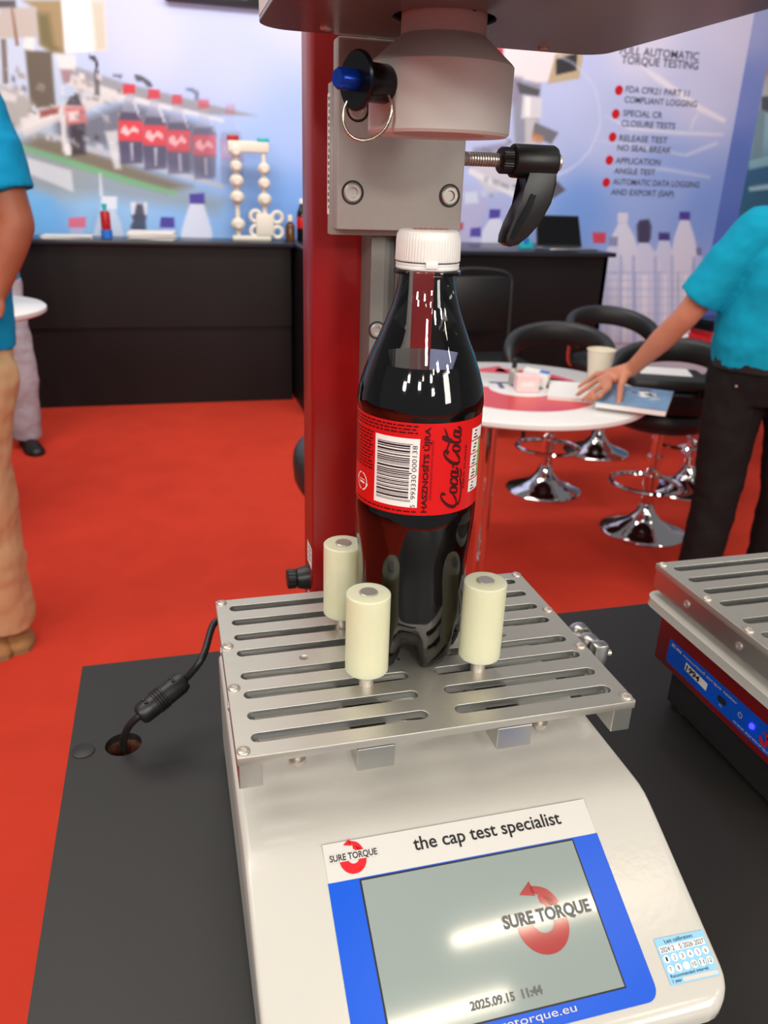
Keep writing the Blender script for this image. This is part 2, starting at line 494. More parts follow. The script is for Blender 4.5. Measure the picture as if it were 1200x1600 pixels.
LEFT_BASE = [(0.95,2.48,207,210,248), (0.45,2.15,196,205,245), (0.95,1.8,172,194,243), (0.21,1.57,168,192,240), (0.85,1.23,128,172,238), (0.19,1.29,140,185,240), (-0.43,1.24,150,195,240), (-0.72,1.19,120,180,240), (-0.02,2.26,208,212,250), (-0.61,1.43,175,188,200), (-1.12,2.05,205,208,225), (-0.82,2.1,205,215,240), (0.94,1.14,125,170,238), (1.34,2.21,190,200,245), (1.36,1.19,125,168,236)]
LEFT_SHAPES = [
    ([(-0.89,1.63),(-0.54,1.69),(-0.2,1.51),(0.41,1.33),(0.36,1.24),(-0.06,1.29),(-0.42,1.33),(-0.81,1.34),(-0.91,1.49)],(150,158,165),0.75,0.05),
    ([(-0.85,1.62),(-0.73,1.68),(-0.58,1.65),(-0.2,1.53),(0.2,1.41),(0.03,1.37),(-0.21,1.43),(-0.6,1.54)],(122,108,88),0.8,0.03),
    ([(-0.84,1.62),(-0.56,1.55),(-0.21,1.45),(0.11,1.37),(0.07,1.35),(-0.25,1.42),(-0.6,1.52),(-0.84,1.59)],(120,190,135),0.8,0.012),
    ([(-0.64,1.85),(-0.54,1.75),(-0.25,1.87),(-0.17,1.9),(0.35,1.77),(0.33,1.46),(-0.08,1.56),(-0.39,1.64),(-0.62,1.68)],(95,90,100),0.7,0.03),
    ([(-0.48,2.08),(-0.2,2.01),(0.35,1.91),(0.65,1.86),(0.35,1.85),(-0.17,1.93),(-0.53,1.99)],(152,150,155),0.85,0.01),
    ([(-0.5,2.03),(-0.17,1.94),(0.43,1.83),(0.43,1.81),(-0.21,1.91),(-0.53,1.98)],(228,225,228),0.9,0.008),
    ([(-0.71,1.83),(-0.54,1.88),(-0.28,1.96),(-0.19,1.93),(-0.53,1.8),(-0.81,1.67),(-0.86,1.72)],(222,216,214),0.85,0.012),
    ([(-0.71,1.72),(-0.47,1.64),(-0.2,1.58),(0.41,1.43),(0.41,1.4),(-0.24,1.55),(-0.51,1.61),(-0.71,1.7)],(192,194,206),0.9,0.006),
    ([(-0.73,2.41),(-0.51,2.43),(-0.52,2.15),(-0.6,2.15),(-0.66,2.18),(-0.66,2.37)],(165,140,100),0.95,0.012),
    ([(-0.66,2.35),(-0.59,2.35),(-0.58,2.19),(-0.53,2.15),(-0.6,2.15),(-0.66,2.19)],(112,104,72),0.8,0.02),
    ([(-0.51,2.43),(-0.26,2.45),(-0.27,2.18),(-0.52,2.15)],(250,243,238),1,0.008),
    ([(-0.34,2.44),(-0.26,2.45),(-0.27,2.18),(-0.34,2.17)],(208,198,182),0.9,0.015),
    ([(-0.75,2.15),(-0.6,2.15),(-0.61,1.85),(-0.76,1.83)],(105,93,80),0.95,0.01),
    ([(-0.86,2.36),(-0.66,2.38),(-0.67,2.22),(-0.92,2.2)],(198,186,180),1,0.01),
    ([(-0.89,2.4),(-0.77,2.41),(-0.77,2.37),(-0.9,2.36)],(95,90,92),1,0.008),
    ([(-0.8,2.37),(-0.79,2.37),(-0.78,2.17),(-0.8,2.17)],(140,100,80),0.9,0.006),
    ([(-0.74,2.22),(-0.69,2.22),(-0.7,2.15),(-0.76,2.16)],(240,235,230),0.9,0.008),
    ([(-0.88,2.2),(-0.85,2.2),(-0.87,1.96),(-0.9,1.96)],(122,108,98),0.9,0.006),
    ([(-0.95,1.95),(-0.81,1.93),(-0.74,1.86),(-0.76,1.77),(-0.88,1.71),(-0.98,1.75)],(176,168,160),0.8,0.02),
    ([(-0.92,1.93),(-0.83,1.9),(-0.84,1.86),(-0.93,1.87)],(230,226,226),0.8,0.01),
    ([(-0.83,1.77),(-0.58,1.84),(-0.59,1.8),(-0.82,1.7)],(235,230,230),0.85,0.01),
    ([(-0.71,1.82),(-0.59,1.85),(-0.6,1.81),(-0.71,1.78)],(140,60,60),0.8,0.008),
    ([(-0.58,2.14),(-0.46,2.14),(-0.47,2.06),(-0.56,2.05)],(238,232,230),0.9,0.012),
    ([(-0.56,2.06),(-0.49,2.06),(-0.51,1.99),(-0.55,1.98)],(160,120,125),0.8,0.01),
    ([(-0.5,2.03),(-0.43,2.03),(-0.36,1.92),(-0.48,1.92)],(215,208,206),0.8,0.012),
    ([(-0.38,2.15),(-0.34,2.14),(-0.33,2.1),(-0.34,2.07),(-0.35,2.07),(-0.35,2.11),(-0.38,2.13)],(60,58,62),0.9,0.004),
    ([(-0.36,2.07),(-0.33,2.07),(-0.34,1.92),(-0.37,1.93)],(92,86,88),0.8,0.006),
    ([(-0.52,1.91),(-0.47,1.92),(-0.45,1.86),(-0.55,1.86)],(60,55,70),0.85,0.008),
    ([(-0.56,1.85),(-0.44,1.86),(-0.43,1.76),(-0.56,1.74)],(205,120,120),0.9,0.012),
    ([(-0.54,1.82),(-0.48,1.83),(-0.48,1.78),(-0.54,1.77)],(245,235,235),0.8,0.01),
    ([(-0.54,1.75),(-0.45,1.76),(-0.46,1.58),(-0.55,1.57)],(62,55,68),0.85,0.012),
    ([(-0.59,1.8),(-0.56,1.8),(-0.57,1.59),(-0.6,1.59)],(225,222,226),0.9,0.006),
    ([(-0.58,1.64),(-0.54,1.64),(-0.55,1.57),(-0.59,1.57)],(240,238,240),0.9,0.006),
    ([(-0.33,1.72),(-0.25,1.73),(-0.25,1.5),(-0.29,1.5)],(228,226,230),0.8,0.01),
    ([(-0.25,2.05),(-0.19,2.05),(-0.2,2.03),(-0.25,2.04)],(80,80,82),0.8,0.005),
    ([(-0.12,2.06),(-0.07,2.05),(-0.02,2.02),(-0.01,1.99),(-0.04,1.99),(-0.07,2.02),(-0.11,2.02)],(70,70,74),0.85,0.005),
    ([(0.2,2),(0.24,2),(0.28,1.98),(0.27,1.93),(0.25,1.93),(0.25,1.97),(0.19,1.99)],(110,115,135),0.8,0.005),
    ([(-0.83,1.55),(-0.56,1.48),(-0.56,1.35),(-0.84,1.46)],(215,220,228),0.9,0.008),
    ([(-0.86,1.38),(-0.7,1.31),(-0.71,1.11),(-0.92,1.11)],(115,185,245),0.7,0.03),
    ([(-0.77,1.81),(-0.75,1.81),(-0.75,1.79),(-0.78,1.79)],(250,246,246),0.632341,0.008),
    ([(-0.53,1.65),(-0.5,1.64),(-0.5,1.62),(-0.53,1.62)],(205,198,196),0.798258,0.008),
    ([(-0.62,1.68),(-0.6,1.67),(-0.6,1.65),(-0.62,1.66)],(205,198,196),0.492769,0.008),
    ([(-0.86,1.62),(-0.84,1.62),(-0.83,1.61),(-0.86,1.62)],(232,228,228),0.46376,0.008),
    ([(-0.39,1.7),(-0.37,1.69),(-0.37,1.67),(-0.4,1.67)],(70,66,70),0.685652,0.008),
    ([(-0.27,1.92),(-0.23,1.91),(-0.23,1.89),(-0.27,1.9)],(205,198,196),0.751547,0.008),
    ([(-0.84,2.01),(-0.83,2),(-0.83,1.97),(-0.85,1.98)],(70,66,70),0.711589,0.008),
    ([(-0.32,1.9),(-0.28,1.89),(-0.28,1.87),(-0.32,1.88)],(160,150,145),0.63403,0.008),
    ([(-0.54,1.65),(-0.51,1.64),(-0.51,1.61),(-0.55,1.62)],(120,112,112),0.796396,0.008),
    ([(-0.44,2.02),(-0.4,2.01),(-0.4,1.98),(-0.44,1.99)],(160,150,145),0.627643,0.008),
    ([(-0.41,2),(-0.37,1.99),(-0.37,1.97),(-0.41,1.97)],(120,112,112),0.449774,0.008),
    ([(-0.6,1.78),(-0.58,1.77),(-0.57,1.76),(-0.6,1.76)],(232,228,228),0.564185,0.008),
    ([(-0.82,1.93),(-0.79,1.93),(-0.79,1.9),(-0.82,1.9)],(232,228,228),0.641995,0.008),
    ([(-0.38,1.92),(-0.35,1.91),(-0.35,1.89),(-0.39,1.9)],(120,112,112),0.602168,0.008),
    ([(-0.21,1.96),(-0.19,1.96),(-0.19,1.94),(-0.21,1.94)],(232,228,228),0.779558,0.008),
    ([(-0.23,1.97),(-0.2,1.96),(-0.2,1.94),(-0.23,1.94)],(120,112,112),0.525532,0.008),
    ([(-0.26,1.66),(-0.24,1.66),(-0.24,1.64),(-0.27,1.65)],(160,150,145),0.554477,0.008),
    ([(-0.32,1.77),(-0.31,1.77),(-0.31,1.74),(-0.32,1.74)],(160,150,145),0.50852,0.008),
    ([(-0.49,1.75),(-0.46,1.74),(-0.45,1.72),(-0.5,1.73)],(120,112,112),0.608451,0.008),
    ([(-0.65,1.8),(-0.64,1.8),(-0.63,1.78),(-0.65,1.78)],(250,246,246),0.453307,0.008),
    ([(-0.47,1.93),(-0.45,1.93),(-0.45,1.9),(-0.48,1.9)],(160,150,145),0.68278,0.008),
    ([(-0.91,1.75),(-0.87,1.74),(-0.87,1.72),(-0.91,1.73)],(70,66,70),0.519455,0.008),
    ([(-0.49,2.01),(-0.47,2),(-0.47,1.98),(-0.49,1.98)],(160,150,145),0.505655,0.008),
    ([(-0.35,2.05),(-0.32,2.04),(-0.32,2.01),(-0.35,2.02)],(250,246,246),0.694069,0.008),
    ([(-0.7,1.97),(-0.67,1.97),(-0.66,1.95),(-0.7,1.96)],(205,198,196),0.671225,0.008),
    ([(-0.45,2.05),(-0.42,2.04),(-0.42,2.01),(-0.45,2.02)],(250,246,246),0.733416,0.008),
    ([(-0.65,1.67),(-0.63,1.67),(-0.63,1.65),(-0.65,1.65)],(250,246,246),0.487208,0.008),
    ([(-0.52,1.96),(-0.48,1.96),(-0.48,1.95),(-0.52,1.95)],(205,198,196),0.526056,0.008),
    ([(-0.34,1.82),(-0.3,1.81),(-0.3,1.8),(-0.34,1.81)],(250,246,246),0.434214,0.008),
    ([(-0.5,1.81),(-0.47,1.8),(-0.47,1.78),(-0.5,1.79)],(120,112,112),0.585888,0.008),
    ([(-0.47,1.95),(-0.44,1.95),(-0.44,1.94),(-0.47,1.95)],(70,66,70),0.462399,0.008),
    ([(-0.96,1.61),(-0.93,1.6),(-0.93,1.57),(-0.97,1.58)],(70,66,70),0.623549,0.008),
    ([(-0.23,1.76),(-0.22,1.75),(-0.22,1.74),(-0.24,1.74)],(250,246,246),0.699206,0.008),
    ([(-0.24,1.84),(-0.2,1.83),(-0.2,1.81),(-0.24,1.81)],(160,150,145),0.788386,0.008),
    ([(-0.84,1.96),(-0.82,1.95),(-0.82,1.93),(-0.84,1.93)],(160,150,145),0.769542,0.008),
    ([(-0.31,1.66),(-0.28,1.66),(-0.28,1.65),(-0.31,1.65)],(250,246,246),0.448326,0.008),
    ([(-0.56,1.97),(-0.55,1.97),(-0.55,1.95),(-0.57,1.95)],(232,228,228),0.775617,0.008),
    ([(-0.49,1.93),(-0.47,1.93),(-0.47,1.9),(-0.49,1.9)],(70,66,70),0.724621,0.008),
    ([(-0.88,1.96),(-0.86,1.96),(-0.86,1.93),(-0.88,1.94)],(232,228,228),0.468521,0.008),
    ([(-0.39,1.65),(-0.35,1.64),(-0.35,1.61),(-0.39,1.62)],(232,228,228),0.595001,0.008),
    ([(-0.52,1.9),(-0.49,1.89),(-0.49,1.88),(-0.53,1.89)],(160,150,145),0.610906,0.008),
    ([(-0.64,1.86),(-0.6,1.85),(-0.6,1.84),(-0.64,1.85)],(232,228,228),0.710098,0.008),
    ([(-0.87,2.04),(-0.85,2.04),(-0.85,2.03),(-0.88,2.04)],(250,246,246),0.434451,0.008),
    ([(-0.57,1.94),(-0.55,1.93),(-0.55,1.92),(-0.57,1.92)],(250,246,246),0.555854,0.008),
    ([(-0.71,1.95),(-0.67,1.95),(-0.67,1.93),(-0.71,1.94)],(205,198,196),0.62221,0.008),
    ([(-0.42,1.91),(-0.4,1.91),(-0.4,1.9),(-0.42,1.9)],(120,112,112),0.584327,0.008),
    ([(-0.47,1.83),(-0.44,1.83),(-0.44,1.82),(-0.47,1.82)],(70,66,70),0.421226,0.008),
    ([(-0.5,1.72),(-0.48,1.72),(-0.48,1.69),(-0.51,1.69)],(70,66,70),0.584336,0.008),
    ([(-0.77,1.82),(-0.73,1.81),(-0.73,1.8),(-0.77,1.81)],(70,66,70),0.489776,0.008),
    ([(-0.81,2.06),(-0.8,2.05),(-0.8,2.02),(-0.82,2.03)],(160,150,145),0.716367,0.008),
    ([(-0.75,1.85),(-0.73,1.85),(-0.73,1.82),(-0.75,1.83)],(250,246,246),0.739917,0.008),
    ([(-0.55,1.91),(-0.54,1.91),(-0.54,1.89),(-0.55,1.89)],(160,150,145),0.441253,0.008),
    ([(-0.85,1.7),(-0.84,1.7),(-0.84,1.69),(-0.85,1.69)],(232,228,228),0.663683,0.008),
    ([(-0.69,1.68),(-0.67,1.68),(-0.67,1.65),(-0.69,1.66)],(232,228,228),0.737577,0.008),
    ([(-0.47,1.69),(-0.43,1.68),(-0.43,1.66),(-0.47,1.66)],(232,228,228),0.414508,0.008),
    ([(-0.39,1.85),(-0.35,1.84),(-0.35,1.83),(-0.39,1.84)],(250,246,246),0.439965,0.008),
    ([(-0.55,1.82),(-0.51,1.82),(-0.51,1.8),(-0.55,1.81)],(232,228,228),0.49685,0.008),
    ([(-0.79,1.96),(-0.77,1.95),(-0.77,1.92),(-0.8,1.93)],(70,66,70),0.501158,0.008),
    ([(-0.53,1.63),(-0.51,1.63),(-0.51,1.59),(-0.54,1.6)],(70,66,70),0.600124,0.008),
    ([(-0.23,1.91),(-0.2,1.9),(-0.19,1.89),(-0.23,1.9)],(250,246,246),0.627362,0.008),
    ([(-0.55,1.64),(-0.52,1.63),(-0.51,1.62),(-0.55,1.63)],(70,66,70),0.758961,0.008),
    ([(-0.81,2.03),(-0.77,2.02),(-0.77,1.99),(-0.81,2)],(160,150,145),0.780277,0.008),
    ([(-0.54,1.67),(-0.52,1.67),(-0.52,1.64),(-0.54,1.65)],(205,198,196),0.634247,0.008),
    ([(-0.7,1.97),(-0.67,1.96),(-0.67,1.93),(-0.7,1.94)],(120,112,112),0.668554,0.008),
    ([(-0.33,1.81),(-0.3,1.81),(-0.29,1.77),(-0.33,1.78)],(205,198,196),0.522891,0.008),
    ([(-0.77,1.69),(-0.75,1.69),(-0.75,1.66),(-0.77,1.67)],(205,198,196),0.528817,0.008),
    ([(-0.18,1.95),(-0.14,1.95),(-0.13,1.92),(-0.09,1.81),(-0.11,1.54),(-0.26,1.54),(-0.23,1.8),(-0.19,1.91)],(170,172,195),0.57,0.006),
    ([(-0.22,1.84),(-0.1,1.84),(-0.09,1.79),(-0.24,1.78)],(78,72,95),0.8075,0.006),
    ([(-0.25,1.68),(-0.1,1.68),(-0.11,1.54),(-0.25,1.53)],(72,68,95),0.76,0.008),
    ([(-0.24,1.79),(-0.09,1.79),(-0.1,1.67),(-0.25,1.67)],(226,70,80),0.95,0.005),
    ([(-0.22,1.75),(-0.2,1.76),(-0.18,1.73),(-0.15,1.76),(-0.12,1.74),(-0.12,1.72),(-0.16,1.73),(-0.19,1.7),(-0.23,1.72)],(250,225,228),0.855,0.004),
    ([(-0.18,1.66),(-0.16,1.66),(-0.17,1.55),(-0.18,1.55)],(225,226,242),0.665,0.004),
    ([(-0.19,2),(-0.12,2),(-0.12,1.95),(-0.2,1.94)],(215,66,78),0.95,0.004),
    ([(-0.13,1.91),(-0.1,1.81),(-0.11,1.81),(-0.14,1.9)],(235,235,248),0.76,0.004),
    ([(-0.03,1.93),(0.01,1.93),(0.02,1.9),(0.06,1.79),(0.04,1.52),(-0.11,1.51),(-0.09,1.78),(-0.04,1.89)],(170,172,195),0.51,0.006),
    ([(-0.07,1.82),(0.05,1.82),(0.06,1.77),(-0.09,1.76)],(78,72,95),0.7225,0.006),
    ([(-0.1,1.66),(0.05,1.66),(0.04,1.51),(-0.1,1.5)],(72,68,95),0.68,0.008),
    ([(-0.09,1.77),(0.06,1.77),(0.05,1.65),(-0.1,1.65)],(226,70,80),0.85,0.005),
    ([(-0.07,1.73),(-0.05,1.74),(-0.03,1.71),(-0,1.74),(0.03,1.72),(0.03,1.69),(-0.01,1.71),(-0.04,1.67),(-0.08,1.7)],(250,225,228),0.765,0.004),
    ([(-0.03,1.64),(-0.01,1.64),(-0.02,1.53),(-0.03,1.53)],(225,226,242),0.595,0.004),
    ([(-0.04,1.98),(0.03,1.98),(0.03,1.93),(-0.05,1.92)],(215,66,78),0.85,0.004),
    ([(0.02,1.89),(0.06,1.79),(0.04,1.79),(0.01,1.88)],(235,235,248),0.68,0.004),
    ([(0.11,1.91),(0.16,1.91),(0.17,1.87),(0.21,1.77),(0.19,1.49),(0.04,1.49),(0.06,1.76),(0.1,1.87)],(170,172,195),0.432,0.006),
    ([(0.07,1.79),(0.2,1.8),(0.21,1.75),(0.06,1.74)],(78,72,95),0.612,0.006),
    ([(0.05,1.63),(0.2,1.63),(0.19,1.49),(0.05,1.48)],(72,68,95),0.576,0.008),
    ([(0.06,1.75),(0.21,1.75),(0.2,1.62),(0.05,1.62)],(226,70,80),0.72,0.005),
    ([(0.07,1.7),(0.1,1.72),(0.12,1.68),(0.15,1.72),(0.18,1.69),(0.18,1.67),(0.14,1.68),(0.11,1.65),(0.07,1.67)],(250,225,228),0.648,0.004),
    ([(0.12,1.61),(0.14,1.61),(0.14,1.5),(0.12,1.5)],(225,226,242),0.504,0.004),
    ([(0.11,1.96),(0.17,1.96),(0.17,1.9),(0.1,1.9)],(215,66,78),0.72,0.004),
    ([(0.17,1.86),(0.2,1.77),(0.19,1.76),(0.16,1.86)],(235,235,248),0.576,0.004),
    ([(0.28,1.89),(0.33,1.89),(0.33,1.85),(0.38,1.75),(0.36,1.47),(0.21,1.47),(0.23,1.74),(0.27,1.85)],(170,172,195),0.33,0.006),
    ([(0.24,1.77),(0.36,1.78),(0.38,1.73),(0.22,1.72)],(78,72,95),0.4675,0.006),
    ([(0.22,1.61),(0.37,1.61),(0.36,1.47),(0.22,1.45)],(72,68,95),0.44,0.008),
    ([(0.22,1.73),(0.38,1.73),(0.37,1.6),(0.22,1.6)],(226,70,80),0.55,0.005),
    ([(0.24,1.68),(0.27,1.7),(0.29,1.66),(0.32,1.7),(0.35,1.67),(0.35,1.65),(0.31,1.66),(0.28,1.63),(0.24,1.65)],(250,225,228),0.495,0.004),
    ([(0.29,1.59),(0.31,1.59),(0.31,1.48),(0.29,1.48)],(225,226,242),0.385,0.004),
    ([(0.27,1.94),(0.34,1.94),(0.34,1.89),(0.27,1.88)],(215,66,78),0.55,0.004),
    ([(0.33,1.85),(0.37,1.75),(0.36,1.75),(0.33,1.84)],(235,235,248),0.44,0.004),
    ([(0.45,1.87),(0.5,1.87),(0.51,1.83),(0.56,1.72),(0.55,1.45),(0.39,1.44),(0.4,1.72),(0.44,1.83)],(170,172,195),0.132,0.006),
    ([(0.41,1.75),(0.54,1.76),(0.55,1.7),(0.4,1.7)],(78,72,95),0.187,0.006),
    ([(0.4,1.59),(0.55,1.59),(0.55,1.44),(0.4,1.43)],(72,68,95),0.176,0.008),
    ([(0.4,1.71),(0.55,1.7),(0.55,1.58),(0.4,1.58)],(226,70,80),0.22,0.005),
    ([(0.42,1.66),(0.44,1.68),(0.47,1.64),(0.49,1.67),(0.53,1.65),(0.53,1.62),(0.48,1.64),(0.46,1.61),(0.41,1.63)],(250,225,228),0.198,0.004),
    ([(0.47,1.57),(0.48,1.57),(0.48,1.46),(0.47,1.46)],(225,226,242),0.154,0.004),
    ([(0.45,1.92),(0.51,1.92),(0.51,1.86),(0.44,1.86)],(215,66,78),0.22,0.004),
    ([(0.51,1.83),(0.55,1.73),(0.54,1.72),(0.5,1.82)],(235,235,248),0.176,0.004),
    ([(0.18,1.3),(0.27,1.3),(0.3,1.2),(0.32,1.12),(0.31,0.96),(0.1,0.96),(0.11,1.12),(0.14,1.2)],(226,226,244),0.9,0.008),
    ([(0.18,1.36),(0.28,1.37),(0.28,1.3),(0.18,1.3)],(82,68,160),0.95,0.005),
    ([(-0.4,1.25),(-0.31,1.25),(-0.28,1.16),(-0.27,1.09),(-0.28,0.95),(-0.48,0.95),(-0.47,1.08),(-0.44,1.16)],(215,222,244),0.8,0.008),
    ([(-0.39,1.33),(-0.29,1.33),(-0.3,1.25),(-0.4,1.25)],(232,234,246),0.95,0.005),
    ([(-0.21,1.22),(-0.11,1.22),(-0.12,1.18),(-0.12,1.15),(-0.13,0.95),(-0.23,0.95),(-0.22,1.15),(-0.2,1.18)],(70,75,98),0.9,0.008),
    ([(-0.21,1.3),(-0.1,1.3),(-0.11,1.22),(-0.21,1.22)],(225,226,240),0.95,0.005),
    ([(-0.17,1.29),(-0.13,1.29),(-0.12,1.2),(-0.2,1.19)],(78,80,98),0.95,0.006),
    ([(-0.02,1.14),(0.07,1.14),(0.05,1.11),(0.06,1.09),(0.05,0.96),(-0.03,0.96),(-0.03,1.09),(-0.01,1.11)],(200,205,240),0.6,0.008),
    ([(-0.02,1.21),(0.07,1.21),(0.07,1.14),(-0.03,1.14)],(80,66,155),0.95,0.005),
    ([(-0.61,1.13),(-0.52,1.13),(-0.53,1.1),(-0.52,1.08),(-0.54,0.95),(-0.63,0.95),(-0.62,1.08),(-0.61,1.1)],(205,190,220),0.6,0.008),
    ([(-0.61,1.19),(-0.5,1.2),(-0.51,1.13),(-0.62,1.13)],(222,110,140),0.95,0.005),
    ([(-0.39,1.47),(-0.38,1.47),(-0.38,1.33),(-0.4,1.33)],(235,238,250),0.8,0.006),
]
RIGHT_BASE = [(2.31,1.7,192,200,240), (3.44,2.5,228,226,250), (4.05,2.17,208,212,246), (3.27,1.91,190,201,243), (3.89,1.58,150,176,236), (3.09,1.32,122,162,232), (4.23,1.35,130,162,232), (2.35,1.21,176,180,224), (3.78,0.59,170,188,238), (2.67,1.67,188,198,238), (2.96,2.23,197,206,246), (4.22,2.64,220,220,248), (4.36,0.75,150,170,230), (1.72,1.84,180,195,240), (1.75,1.2,128,168,236)]
